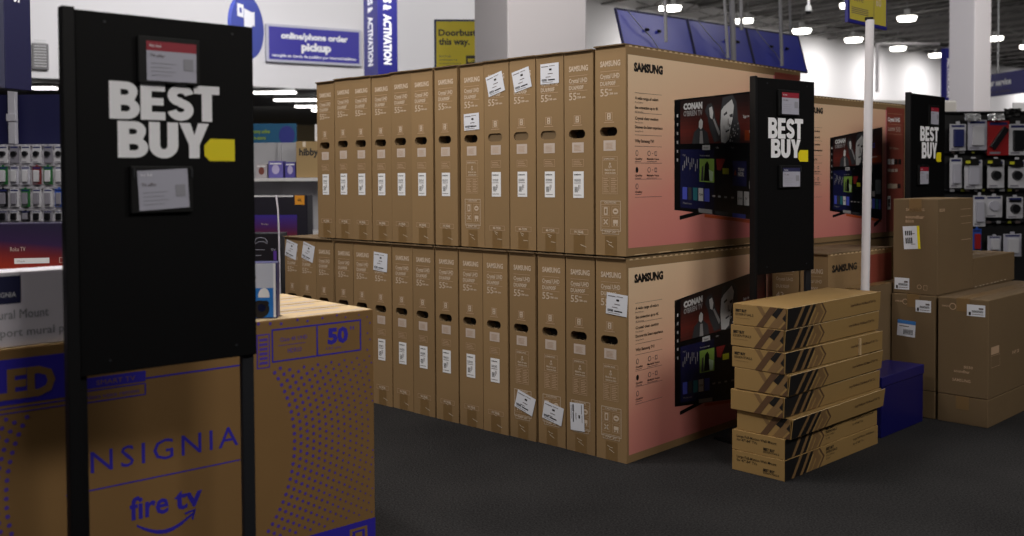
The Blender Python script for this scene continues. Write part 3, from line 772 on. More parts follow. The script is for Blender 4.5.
for i, (db, da, yaw, fl, tilt) in enumerate(cfg):
    p = mc+dm*db+nm*da
    e = empty('mount_carton', (p.x, p.y, zs[i]), rz_of(MT)+yaw, 'flat tan wall mount carton with dark stripes, '+WHR[i], 'carton', 'wall mount cartons stacked before the middle stand')
    hh = MTH-.0008 if i < 4 else .0815
    L, T = .757, .232
    m = MB(); m.bbox(0, .0, 0, L, T, hh, CARD_M, r=.0015); m.build('carton_body', e)
    m = MB(); f = nface(m, T); mount_print_narrow(f, True if fl is not False else False, hh, T) if fl is not None else chevrons(f, T, hh); m.build('end_print', e)
    if tilt == 0:
        m = MB(); f = Face(m, (0, 0, 0), (1, 0, 0), (0, 0, 1)); mount_print_wide(f, False, hh, e); f.mb.build('lettering', e)
    else:
        # side flap hinged along its lower edge, leaning out at the top
        t = R(tilt); m = MB(); th_ = .0028
        M = Matrix.Translation((0, -.0006, .002)) @ Matrix.Rotation(t, 4, 'X')
        Lf = L+.012
        m.box(.0, -th_, 0, Lf, 0, hh-.003, CARD_M, M); m.box(.0, -th_, hh-.003, Lf, 0, hh-.0022, CARD_E, M)
        fo = m.build('side_flap', e)
        m = MB(); f = Face(m, M @ Vector((0, -th_, 0)), (1, 0, 0), (M.to_3x3() @ Vector((0, 0, 1)))); mount_print_wide(f, True, hh-.002, fo); f.mb.build('lettering', fo)
        if i == 5:
            m = MB(); m.box(.56, -.014, .004, .566, -.004, .074, CARD_E); m.build('torn_tab', e)

# ------------------------------------------------------------------ soundbar cartons on the right
RT = R(45.6); dr = Vector((math.sin(RT), math.cos(RT), 0)); nr = Vector((-math.cos(RT), math.sin(RT), 0))
def carton(name, p, z, L, T, H, label, mt=CARD_S, group=None, th=RT):
    e = empty(name, (p.x, p.y, z), rz_of(th), label, 'carton', group)
    m = MB(); m.bbox(0, 0, 0, L, T, H, mt, r=.003); m.build('carton_body', e)
    m = MB(); m.rect = None
    b = MB(); b.box(-.0006, T/2-.03, H-.06, 0, T/2+.03, H, TAPE); b.box(0, T/2-.03, H, L, T/2+.03, H+.0006, TAPE); b.build('tape_strip', e)
    return e
def wlabel(e, T, x0, z0, x1, z1, rot=0, extra=None, face='n'):
    m = MB(); cx, cz = (x0+x1)/2, (z0+z1)/2
    f0 = nface(m, T) if face == 'n' else Face(m, (0, 0, 0), (1, 0, 0), (0, 0, 1))
    c, s = math.cos(rot), math.sin(rot); f = Face(m, f0.P(cx, cz, 0), f0.u*c+f0.v*s, f0.v*c-f0.u*s)
    w, h = (x1-x0)/2, (z1-z0)/2
    f.rect(-w, -h, w, h, PAPER, 2)
    if extra == 'yellow':
        f.rect(w*.7, -h, w, h, TAGY, 3)
        for i in range(4):
            for j in range(2): f.rect(-w*.75+i*.009, -h*.5+j*h*.7, -w*.75+.006+i*.009, -h*.0+j*h*.6, INK_K, 3)
        f.rect(-w*.1, h*.3, w*.4, h*.36, INK_G, 3); f.rect(-w*.1, -h*.6, w*.4, -h*.55, INK_G, 3)
    elif extra == 'blue':
        f.rect(-w, h*.55, w, h, mat('label_blue', (60, 120, 190), .5), 3)
        for i in range(10): f.rect(-w*.3+i*w*.11, -h*.75, -w*.25+i*w*.11, -h*.1, INK_K, 3)
        f.rect(-w*.8, h*.2, w*.3, h*.3, INK_G, 3)
    else:
        f.rect(w*.3, h*.2, w*.8, h*.5, INK_G, 3); f.rect(-w*.8, -h*.85, -w*.55, -h*.3, INK_K, 3)
        for i in range(14): f.rect(-w*.45+i*w*.09, -h*.35, -w*.4+i*w*.09, h*.05, INK_K, 3)
        f.rect(-w*.45, -h*.7, w*.8, -h*.6, INK_G, 3)
    m.build('shipping_label', e)
def iconprint(e, T, items, face='n'):
    m = MB(); f = nface(m, T) if face == 'n' else Face(m, (0, 0, 0), (1, 0, 0), (0, 0, 1))
    for it in items:
        if it[0] == 't': f.text(it[1], it[2], it[3], it[4], INK_D, w=it[5], bold=.02)
        if it[0] == 'o': f.ell(it[1], it[2], it[3], it[3], INK_D); f.ell(it[1], it[2], it[3]*.75, it[3]*.75, CARD_S, 2)
        if it[0] == 'f': f.frame(*it[1:5], .0015, INK_D)
        if it[0] == 'r': f.rect(*it[1:5], INK_D)
    m.build('side_print' if face == 'n' else 'front_print', e)
R2 = Vector((2.156, 4.447, 0)); T2 = .228
e = carton('soundbar_carton', R2, 0, 1.0, T2, .128, 'low brown carton on the carpet under the rightmost tall carton')
e = carton('soundbar_carton', R2, .130, 1.0, T2, .452, 'brown soundbar carton at the right edge, standing on a low carton', group=None)
wlabel(e, T2, .132, .375, .213, .428); iconprint(e, T2, [('o', .068, .412, .016), ('t', 'SAMSUNG', .018, .408, .008, .04), ('t', 'soundbar', .075, .108, .013, .072), ('t', 'B550', .12, .130, .012, .04), ('t', 'SAMSUNG', .068, .066, .013, .082)])
iconprint(e, T2, [('r', .03, .20, .13, .235), ('f', .03, .14, .14, .195), ('t', 'PAP 20', .3, .17, .015, .09)], 'w')
R3 = Vector((1.968, 4.606, 0)); T3 = .212
R3 = R2+nr*(T2+.012)-dr*.0
e = carton('soundbar_carton', R3, 0, 1.0, T3, .128, 'low brown carton on the carpet behind the dark blue box')
e = carton('soundbar_carton', R3, .130, 1.0, T3, .452, 'brown soundbar carton with white and blue label, behind the dark blue box')
wlabel(e, T3, .118, .372, .192, .428); wlabel(e, T3, .030, .248, .118, .325, R(-3), 'blue'); iconprint(e, T3, [('o', .068, .415, .014), ('t', 'SAMSUNG', .018, .412, .008, .04)])
R1 = R3+dr*.012-nr*.003
T1 = .213
e = carton('soundbar_carton', R1, .5835, .43, T1, .455, 'tall brown soundbar carton with yellow edged label, top of the right stack')
wlabel(e, T1, .050, .215, .130, .325, R(4), 'yellow'); wlabel(e, T1, .008, .018, .080, .074); iconprint(e, T1, [('t', 'SAMSUNG', .062, .398, .012, .088), ('t', 'soundbar', .060, .362, .015, .09), ('t', 'B550', .060, .342, .012, .04), ('o', .128, .036, .011), ('f', .148, .022, .166, .045)])
iconprint(e, T1, [('t', 'B550', .02, .395, .014, .06), ('r', .27, .40, .40, .402), ('r', .27, .365, .40, .367), ('r', .28, .33, .40, .332), ('r', .28, .25, .40, .252)], 'w')
e = carton('soundbar_carton', R1+dr*.434, .5835, .58, T1, .15, 'low brown carton lying behind the tall carton on the right stack')
m = MB()
for i in range(9):
    x = .02+i*.05+random.random()*.02; m.box(x, -.0012, .003+i*.0007, x+.02, -.0002, .006+i*.0007, TAPE_T)
m.build('torn_tape', e)
# slim carton between the mount stack and the soundbars
pz = low+dl*.124-nl*.080
carton('slim_carton', pz, 0, .60, .060, .63, 'slim brown carton half hidden behind the striped stack, at the foot of the white pole')
# dark blue box
bb = Vector((1.607, 4.281, 0))
tb_ = math.atan2(.318, .311)
e = empty('blue_box', (bb.x, bb.y, 0), rz_of(tb_), 'glossy dark blue box on the carpet right of the striped stack', 'box')
m = MB(); m.bbox(.004, 0, 0, .435, .17, .225, mat('navy_gloss', (15, 15, 86), .35, spec=.5), r=.003); m.build('box_body', e)
m = MB(); m.bbox(.0, -.004, .2255, .438, .174, .268, mat('navy_gloss_lid', (22, 21, 96), .32, spec=.5), r=.003); m.build('lid', e)

# ------------------------------------------------------------------ blue printed cartons in the left foreground
IT = R(48.8); IW, IH, ITt = 1.35, .738, .143
ci = Vector((-.44, 3.10, 0)); di = Vector((math.sin(IT), math.cos(IT), 0)); ni = Vector((-math.cos(IT), math.sin(IT), 0))
o0 = ci-di*IW
for i in range(4):
    p = o0+ni*(i*.147)+di*random.uniform(-.004, .002)*(i > 0)
    e = empty('large_carton', (p.x, p.y, 0), rz_of(IT), ('brown carton with blue lettering and dots, nearest on the left', 'brown carton right behind the blue lettered one', 'third brown carton behind the blue lettered one', 'rearmost brown carton of the foreground block')[i], 'carton', 'cartons of the left foreground block')
    m = MB(); m.bbox(0, 0, 0, IW, ITt, IH, CARD_O, r=.003); m.build('carton_body', e)
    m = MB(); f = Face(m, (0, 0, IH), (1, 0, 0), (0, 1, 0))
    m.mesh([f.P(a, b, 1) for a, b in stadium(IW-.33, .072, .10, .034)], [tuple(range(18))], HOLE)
    f.rect(.003, .003, IW-.003, ITt-.003, mat('lit_top_board', (206, 180, 140), .75, var=.05, scale=8), .5); f.rect(IW-.25, .02, IW-.02, .035, mat('top_grey_print', (170, 158, 160), .5)); f.rect(IW-.28, .10, IW-.06, .118, MATS['top_grey_print'])  # paler top panel: strong light from above painted into the board colour
    m.build('top_light_and_print', e)
    if i == 0:
        m = MB(); f = Face(m, (IW, 0, 0), (1, 0, 0), (0, 0, 1))      # s measured (negative) from the right edge
        f.text('NSIGNIA', -.868, .392, .055, INK_B, w=.408, bold=.0, space=1.25)
        f.rect(-.925, .392, -.917, .447, INK_B)
        f.rect(-.93, .346, -.455, .3495, INK_B)
        f.text('fire', -.770, .246, .058, INK_B, w=.105, bold=.02); f.text('tv', -.648, .246, .058, INK_B, w=.078, bold=.02)
        sm = [(-.752, .229)]+[(-.752+.16*t, .229-.030*math.sin(math.pi*min(1, t*1.02))*1.05) for t in [j/14 for j in range(1, 15)]]
        for a, b in zip(sm, sm[1:]): 
            w_ = .0045+.004*math.sin(math.pi*(sm.index(a)/14))
            f.quad([(a[0], a[1]-w_), (b[0], b[1]-w_), (b[0], b[1]+w_*.3), (a[0], a[1]+w_*.3)], INK_B)
        f.quad([(-.622, .232), (-.588, .238), (-.590, .232), (-.618, .227)], INK_B); f.quad([(-.588, .238), (-.596, .208), (-.602, .211), (-.594, .236)], INK_B)
        # size panel
        f.frame(-.352, .613, -.046, .711, .0045, INK_B); f.rect(-.204, .614, -.199, .710, INK_B)
        f.text('50', -.165, .648, .043, INK_B, w=.072, bold=.05); f.text('"', -.085, .663, .028, INK_BS, w=.014)
        f.text('127 cm', -.170, .630, .007, INK_BS, w=.05)
        f.text('Class 4K UHD', -.325, .672, .011, INK_BS, w=.09); f.text('HDR10', -.30, .636, .013, INK_BS, w=.045); f.rect(-.33, .66, -.24, .6615, INK_BS)
        f.rect(-.400, .600, -.358, .700, INK_BS, 1); f.rect(-.396, .604, -.362, .696, CARD_O, 2)
        for j in range(6): f.rect(-.392, .612+j*.0135, -.366, .620+j*.0135, INK_BS, 3)
        # top banner
        f.rect(-1.35, .600, -.923, .712, INK_B); f.text('QLED', -1.185, .617, .066, CARD_O, w=.235, bold=.05, lay=2)
        f.rect(-.915, .612, -.722, .640, INK_B); f.text('SMART TV', -.85, .619, .012, CARD_O, w=.1, lay=2)
        f.frame(-.915, .575, -.722, .608, .003, INK_B); f.text('Alexa voice remote', -.88, .585, .010, INK_BS, w=.14)
        f.rect(-.722, .617, -.442, .6215, INK_B); f.rect(-1.35, .590, -.923, .593, INK_B); f.rect(-1.35, .578, -.923, .5805, INK_B)
        f.quad([(-.50, 0.001), (0, 0.001), (0, .076), (-.50, .072)], INK_B); f.rect(-.095, .0, -.03, .058, CARD_O, 2); f.rect(-.085, .006, -.04, .05, INK_B, 3); f.rect(-.075, .012, -.05, .044, CARD_O, 4)
        # halftone dots around the centre
        cx, cz = -.675, .37
        ring = 0
        for ring in range(24):
            r_ = .394+ring*.0215; n = int(2*math.pi*r_/.0225)
            sz = max(.0026, .0058-ring*.00022)
            for j in range(n):
                a = 2*math.pi*(j+.5*(ring % 2))/n; x, z = cx+r_*math.cos(a), cz+r_*math.sin(a)
                if not (-1.34 < x < -.006 and .01 < z < .732): continue
                if -.41 < x < -.03 and .595 < z < .722: continue
                if x < -.70 and z > .57: continue
                if x < -.44 and z > .60: continue
                if x > -.51 and z < .09: continue
                f.ell(x, z, sz, sz, INK_BS, 1, 7)
        m.build('front_print', e)
def i_pt(s, a): return ci+di*s+ni*a
# white mount box lying on top
p = i_pt(-1.30, .012)
e = empty('white_box', (p.x, p.y, IH+.0015), rz_of(IT), 'white box with grey lettering lying on the blue lettered carton', 'box')
m = MB(); m.bbox(0, 0, 0, .43, .10, .186, mat('white_box_board', (238, 232, 244), .5), r=.003); m.build('box_body', e)
m = MB(); f = Face(m, (0, 0, 0), (1, 0, 0), (0, 0, 1))
f.rect(.10, .108, .276, .176, BLUEH); f.text('INSIGNIA', .205, .124, .012, LOGO_W, w=.06, lay=2)
f.text('TV Mural Mount', .165, .070, .022, MATS['card_faint_ink'], w=.175); f.text('Support mural pour', .185, .026, .020, MATS['card_faint_ink'], w=.235)
m.build('front_print', e)
# small blue and white box
q = at_z(277.5, 318.5, IH)
e = empty('small_box', (q.x, q.y, IH+.001), R(6), 'small blue and white box standing on the carton behind the large stand', 'box')
m = MB(); m.bbox(-.22, 0, 0, 0, .06, .165, mat('navy_side', (34, 34, 96), .5), r=.002); m.build('box_body', e)
m = MB(); f = Face(m, (-.22, 0, 0), (1, 0, 0), (0, 0, 1))
f.rect(.004, .09, .216, .163, mat('grey_white_print', (196, 200, 216), .5)); f.rect(.004, .003, .209, .09, mat('bright_blue_print', (40, 120, 205), .45)); f.rect(.209, .003, .216, .163, WHITE, 2)
f.poly([(.165, .062), (.165, .072)]+arc(.182, .076, .014, .014, 160, 20, 6)+[(.198, .07), (.198, .062)], WHITE, 2)
f.ell(.17, .028, .027, .026, INK_K, 2); f.ell(.175, .032, .012, .012, mat('lens_dark_blue', (24, 30, 60), .2), 3); f.ell(.186, .045, .01, .008, INK_K, 3)
f.rect(.05, .12, .16, .124, INK_G, 2)
m.build('front_print', e)

# ------------------------------------------------------------------ white pole with the yellow sign
pb = Vector((1.534, 4.30, 0)); pt = at(869.9, 20, 4.30)
e = empty('sign_pole', tuple(pb), 0, 'slender white pole holding the yellow sign, behind the striped stack', 'pole')
m = MB(); m.tube((0, 0, .01), (pt.x-pb.x, pt.y-pb.y, pt.z), .0185, POLEW, 20); m.build('shaft', e, smooth=False)
m = MB(); m.tube((0, 0, 0), (0, 0, .02), .028, POLEW, 20); m.build('base_collar', e)
m = MB(); tp = Vector((pt.x-pb.x, pt.y-pb.y, pt.z)); m.bbox(tp.x-.02, tp.y-.008, tp.z-.002, tp.x+.012, tp.y+.008, tp.z+.012, BLACKP, r=.001); m.build('clip', e)
a = at(848, 23, 4.36); b = at(887, 29.5, 4.62)
th = math.atan2(b.x-a.x, b.y-a.y); W = math.hypot(b.x-a.x, b.y-a.y)
zb = (a.z+b.z)/2
e = empty('yellow_sign', (a.x, a.y, zb), rz_of(th), 'yellow price sign in a blue frame at the top of the white pole', 'sign')
m = MB(); m.bbox(0, 0, 0, W, .016, .30, NAVY, r=.002); m.build('frame', e)
m = MB(); f = Face(m, (0, 0, 0), (1, 0, 0), (0, 0, 1)); f.rect(.014, .016, W-.012, .288, mat('sign_olive_yellow', (178, 164, 62), .5)); f.rect(W*.64, .016, W*.65, .288, INK_G, 2)
for j in range(4): f.rect(.03, .045+j*.008, W*.5, .048+j*.008, INK_G, 2)
f.text('Save', .05, .1, .03, INK_G, w=.09, lay=2); f.text('60', W*.7, .1, .04, INK_P, w=.05, lay=2)
m.build('sign_print', e)

# ------------------------------------------------------------------ hanging blue panels and rods
Pl = at(615, 9.5, 8.0); TP = R(50); dP = Vector((math.sin(TP), math.cos(TP), 0)); nP = Vector((math.cos(TP), -math.sin(TP), 0))
BL = mat('blue_acrylic', (40, 48, 156), .35, spec=.6)
for i, (s0_, s1_) in enumerate(((0, .88), (.89, 1.71), (1.72, 2.55))):
    p = Pl+dP*s0_; L = s1_-s0_
    e = empty('hanging_sign', tuple(p), rz_of(TP), ('blue hanging panel at the left end, above the corner cartons', 'blue hanging panel in the middle of the three', 'blue hanging panel at the right end, with glossy glare')[i], 'sign', None)
    M = Matrix.Rotation(R(-16), 4, 'X')
    m = MB(); m.box(0, -.006, -.36, L, .006, 0, BL, M); m.build('panel_sheet', e)
    m = MB()
    for q_ in ((.0, -.0, L, .014), (.0, -.374, L, -.36)): m.box(q_[0], -.01, q_[1], q_[2], .01, q_[3], NAVY_D, M)
    for x in (.0, L-.012): m.box(x, -.01, -.36, x+.012, .01, 0, NAVY_D, M)
    m.build('frame', e)
    m = MB(); 
    for x in ((.30, .45), (.45, .62), (.3, .55))[i]: m.tube(M @ Vector((x, -.02, -.15)), M @ Vector((x+.03, -.02, -.15)), .012, BLACKP, 8)
    m.build('socket', e)
    m = MB(); pts = [M @ Vector((x, -.03-.02*math.sin(x*9), z)) for x, z in ((.1, -.02), (.16, -.1), (.25, -.18), (.33, -.22), (.42, -.33))]; m.path(pts, .004, STEEL); m.build('cable', e)
def rod(name, px0, px1, ytop, ybot, dist, r, mt, label):
    b = at(px0, ybot, dist); t = at(px1, ytop, dist)
    d = (t-b)
    e = MB(); e.tube((0, 0, 0), (d.x*(6.15-b.z)/d.z, d.y*(6.15-b.z)/d.z, 6.15-b.z), r, mt, 10)
    o = e.build(name, loc=tuple(b)); return tag(o, label, 'rod', 'hanger rods around the blue panels')
rod('hanger_rod', 733.5, 732, 0, 62, 8.6, .026, mat('rod_grey', (128, 128, 134), .5), 'thick grey hanger rod in front of the middle blue panel')
rod('hanger_rod', 728, 724.5, 0, 58, 8.5, .014, MATS['rod_grey'], 'thin grey hanger rod just left of the thick one')
rod('hanger_rod', 741.5, 741, 0, 30, 8.6, .016, MATS['rod_grey'], 'short grey hanger rod just right of the thick one')
rod('hanger_rod', 782, 780, 0, 66, 9.1, .017, MATS['rod_grey'], 'grey hanger rod in front of the right blue panel')
rod('hanger_rod', 791, 789.5, 0, 42, 10.5, .014, MATS['rod_grey'], 'short grey hanger rod behind the right blue panel')
rod('hanger_rod', 666, 665, 0, 42, 7.9, .014, MATS['rod_grey'], 'thin grey hanger rod in front of the left blue panel')
p = at(808.5, 9, 14)
e = empty('ceiling_camera', tuple(p), 0, 'small white security camera hanging from a thin rod above the stands', 'camera')
m = MB(); m.tube((0, 0, .05), (0, 0, 6.1-p.z), .018, POLEW, 8); m.build('rod', e)
m = MB(); m.tube((0, 0, -.03), (0, 0, .05), .05, SHELL, 14, .035); m.build('housing', e)
m = MB(); m.tube((0, 0, -.07), (0, 0, -.03), .03, BLACKP, 14, .045); m.build('dome', e)
for (px, y0, y1, l) in ((876, 50, 92, 'left'), (884.5, 25, 92, 'right')):
    pass
p = at(877, 92, 27)
m = MB(); m.tube((0, 0, 0), (0, 0, 1.3), .045, POLEW, 10); m.tube((0, 0, 1.3), (2.5, 1.9, 1.55), .045, POLEW, 10)
tag(m.build('conduit', loc=tuple(p)), 'white conduit rising up the far wall behind the white pole', 'pipe')
p = at(850, 108, 13)
m = MB(); m.bbox(-.1, -.3, 0, 1.35, .3, 2.13, mat('cream_cabinet', (216, 212, 208), .6), r=.02); tag(m.build('storage_cabinet', loc=(p.x, p.y, 0), rz=rz_of(R(80))), 'pale cabinet rising behind the pink carton at the white pole', 'cabinet')

# ------------------------------------------------------------------ signs on the far left wall
def wall_pt(px, py, off=0):
    q = on_plane(px, py, (A0.x+nA.x*off, A0.y+nA.y*off), TA); return q
a = wall_pt(269, 59, .10); c = wall_pt(359, 33, .10); tl_ = wall_pt(269, 26, .10)
W = (Vector((c.x, c.y, 0))-Vector((a.x, a.y, 0))).length; Hs = tl_.z-a.z
e = empty('pickup_sign', tuple(a), rz_of(TA), 'long blue online phone order pickup sign on the white wall', 'sign')
m = MB(); m.bbox(-.04, 0, -.04, W+.04, .09, Hs+.04, mat('sign_grey_frame', (186, 186, 200), .5), r=.01); m.build('frame', e)
m = MB(); f = Face(m, (0, 0, 0), (1, 0, 0), (0, 0, 1), lift=.003); f.rect(0, 0, W, Hs, mat('sign_indigo', (40, 32, 150), .45))
f.text('online/phone order', W/2, Hs*.66, Hs*.17, WHITE, w=W*.74, bold=.05, lay=2, center=True)
f.text('pickup', W/2+.02, Hs*.32, Hs*.22, WHITE, w=W*.33, bold=.06, lay=2, center=True)
f.text('recogida en tienda de pedidos por internet/teléfono', W/2, Hs*.09, Hs*.085, LOGO_W, w=W*.93, bold=.02, lay=2, center=True)
m.build('sign_face', e)
# round camera sign
cpos = at(248, 27, 12.5)
e = empty('round_sign', tuple(cpos), rz_of(R(15)), 'round blue sign with a white camera symbol, behind the large black stand', 'sign')
m = MB(); rr = .40
m.tube((0, .0, 0), (0, .05, 0), rr, mat('round_sign_blue', (66, 78, 160), .5), 36); m.build('disc', e)
m = MB(); f = Face(m, (0, 0, 0), (1, 0, 0), (0, 0, 1), lift=.004); f.poly([(-.10, -.02), (.06, -.02), (.12, .04), (.16, .02), (.16, .22), (.12, .20), (.06, .20), (-.10, .22)], WHITE); f.rect(-.26, .10, -.11, .26, WHITE); f.rect(-.21, .15, -.16, .21, MATS['round_sign_blue'], 2)
m.build('symbol', e)
m = MB(); m.tube((0, .025, rr-.01), (0, .025, 6.1-cpos.z), .015, STEEL, 8); m.build('hanging_rod', e)
# tall square banner
bp = at(379, 178, 12.5)
e = empty('banner_tower', (bp.x, bp.y, 0), rz_of(R(61)), 'tall dark blue square banner tower lettered ACTIVATION beside the cartons', 'banner')
BW, BT = .27, .50
m = MB(); m.bbox(0, 0, 0, BW, BT, 4.6, BLUEB, r=.004); m.build('tower_body', e)
m = MB(); f = Face(m, (0, 0, 0), (1, 0, 0), (0, 0, 1), lift=.002)
zt = at(379, 13.5, 12.5).z; zb2 = at(379, 64, 12.5).z
LH = zt-zb2
f.text('ACTIVATION', .085, zt, .095, LOGO_W, w=LH, bold=.05, rot=-math.pi/2); f.text('&', .085, at(379, 4, 12.5).z, .095, LOGO_W, w=.07, bold=.05, rot=-math.pi/2); f.text('SALES', .085, at(379, -22, 12.5).z, .095, LOGO_W, w=.3, bold=.05, rot=-math.pi/2)
f = Face(m, (0, BT, 0), (0, -1, 0), (0, 0, 1), lift=.002)
f.text('ACTIVATION', .17, zt, .16, LOGO_W, w=LH, bold=.05, rot=-math.pi/2); f.text('&', .17, at(379, 4, 12.5).z, .16, LOGO_W, w=.07, bold=.05, rot=-math.pi/2); f.text('SALES', .17, at(379, -22, 12.5).z, .16, LOGO_W, w=.3, bold=.05, rot=-math.pi/2)
m.build('banner_lettering', e)
# far banner by the far column
bp = at(945.5, 178, 19)
e = empty('banner_tower', (bp.x, bp.y, 0), rz_of(R(61)), 'distant dark blue banner tower left of the far column', 'banner')
m = MB(); m.bbox(0, 0, 0, .5, .12, at(943, 48, 19).z, BLUEB, r=.004); m.build('tower_body', e)
m = MB(); f = Face(m, (0, 0, 0), (1, 0, 0), (0, 0, 1), lift=.002); f.text('ACTIVATION', .03, at(943, 58, 19).z, .09, LOGO_W, w=.75, bold=.05, rot=-math.pi/2); m.build('banner_lettering', e)
# doorbusters sign
dp = at(434.3, 67, 10.0); dt = at(434.3, 19.3, 10.0)
e = empty('doorbusters_sign', (dp.x, dp.y, 0), R(2), 'yellow doorbusters sign in a navy frame left of the near column', 'sign')
Hs = dt.z-dp.z+.1; zb_ = dp.z-.1
m = MB(); m.bbox(0, 0, zb_, .62, .03, zb_+Hs, mat('frame_navy', (36, 52, 96), .5), r=.004); m.build('frame', e)
m = MB(); f = Face(m, (0, 0, zb_), (1, 0, 0), (0, 0, 1), lift=.001); f.rect(.022, .02, .6, Hs-.022, SIGNY)
f.text('Doorbusters', .045, Hs-.165, .062, INK_K, w=.50, bold=.03, lay=2); f.text('this way.', .048, Hs-.255, .062, INK_K, w=.31, bold=.03, lay=2)
for j, t in enumerate(('Black Friday', 'doorbusters are', 'in the back of the store')): f.text(t, .05, Hs-.38-j*.036, .018, INK_G, w=(.12, .18, .22)[j], lay=2)
f.rect(.32, Hs-.50, .55, Hs-.365, INK_K, 2); f.text('BEST BUY', .34, Hs-.43, .03, SIGNY, w=.15, bold=.05, lay=3)
m.build('sign_face', e)
m = MB(); m.tube((.31, .015, .02), (.31, .015, zb_), .02, STEEL, 12); m.build('post', e)
m = MB(); m.bbox(.1, -.15, 0, .52, .18, .02, STEEL, r=.004); m.build('base_plate', e)
# service sign, far right
a = at(988, 97, 21); b = at(1040, 95, 19.5); th = math.atan2(b.x-a.x, b.y-a.y); W = math.hypot(b.x-a.x, b.y-a.y)+.5
e = empty('service_sign', (a.x, a.y, a.z), rz_of(th), 'dark blue hanging customer service sign right of the far column', 'sign')
m = MB(); m.bbox(-.6, 0, 0, W, .08, .47, NAVY, r=.01); m.build('sign_box', e)
m = MB(); f = Face(m, (0, 0, 0), (1, 0, 0), (0, 0, 1), lift=.003); f.text('customer service', -.44, .22, .12, LOGO_W, w=1.15, bold=.05, lay=1); f.text('servicio al cliente', -.2, .06, .06, INK_G, w=.9)
m.build('sign_lettering', e)
m = MB()
m.tube((.25, .04, .47), (.25, .04, 6.1-a.z), .02, STEEL, 8); m.build('hanging_rod', e)

# ------------------------------------------------------------------ left background: hanging banner, post, wall vent, accessory board
a = at(5.5, 88.5, 4.6); b = at(32, 88.5, 4.75)
e = empty('hanging_banner', tuple(a), math.atan2(b.y-a.y, b.x-a.x), 'tall navy hanging banner in the top left corner', 'banner')
W = (b-a).length
m = MB(); m.bbox(0, 0, 0, W, .10, .7, NAVY_D, r=.004); m.build('banner_box', e)
m = MB(); m.bbox(-.05, 0, 0, -.001, .1, .7, mat('banner_side_grey', (52, 54, 78), .5), r=.003); m.build('side_trim', e)
m = MB(); f = Face(m, (0, 0, 0), (1, 0, 0), (0, 0, 1), lift=.001); f.text('PHONES', W*.35, .41+.26, .035, LOGO_W, w=.26, bold=.04, rot=-math.pi/2); m.build('banner_lettering', e)
p = at(13.5, 145, 6.63); z1 = at(13.5, 89, 6.63).z+.1; zq = at(30, 144, 6.6).z+.003
m = MB(); m.bbox(-.024, -.02, zq, .024, .02, z1, mat('post_grey', (170, 170, 182), .5), r=.003); m.bbox(-.032, -.03, zq+.15, .032, .0, zq+.2, MATS['post_grey'], r=.003)
tag(m.build('support_post', loc=(p.x, p.y, 0)), 'grey post standing on the white accessory board below the navy banner', 'post')
a = wall_pt(32, 69, .08); b = wall_pt(49, 69, .08); W = (b-a).length
m = MB(); m.bbox(0, 0, 0, W, .08, at(40, 43, a.y).z-at(40, 69, a.y).z, mat('vent_grey', (112, 110, 112), .6), r=.01)
for i in range(10): m.box(.03, -.012, .04+i*.04, W-.03, 0, .05+i*.04, SHELL)
tag(m.build('wall_vent', loc=tuple(a), rz=rz_of(TA)), 'grey louvred vent on the white wall at the upper left', 'vent')
# navy board and accessory display
D = 6.6
bx0 = at(-20, 178, D).x; bx1 = at(120, 178, D).x
zt = at(30, 93, D).z; zm = at(30, 144, D).z; zb3 = at(30, 223, D).z
vwall('partition_wall', (bx0, D+.12), (bx1, D+.12), 0, zt, .1, NAVY_D)
e = empty('accessory_board', ((bx0+bx1)/2, D+.05, 0), 0, 'white slatted accessory board with small packs, far left', 'display board')
hw = (bx1-bx0)/2; PB = mat('slat_white', (214, 212, 222), .5)
m = MB(); m.bbox(-hw, 0, zb3, hw, .05, zm, PB, r=.004); m.build('board', e)
for z_ in (144.5, 164.5, 187, 209, 221):
    zz = at(30, z_, D).z; m = MB(); m.bbox(-hw, -.03, zz-.012, hw, 0, zz+.002, mat('rail_grey', (160, 158, 168), .4), r=.002); m.build('rail', e)
m = MB(); m.bbox(-hw, -.1, 0, hw, .05, zb3-.02, mat('base_dark', (26, 22, 40), .6), r=.01); m.build('base_cabinet', e)
COLS = {'cream': (170, 166, 160), 'white': (190, 190, 198), 'green': (34, 96, 48), 'maroon': (110, 40, 44), 'black': (22, 22, 26), 'grey': (128, 126, 138), 'blue': (40, 80, 170), 'pale': (176, 176, 190), 'red': (150, 26, 30), 'navy': (32, 40, 96)}
PACK = {}
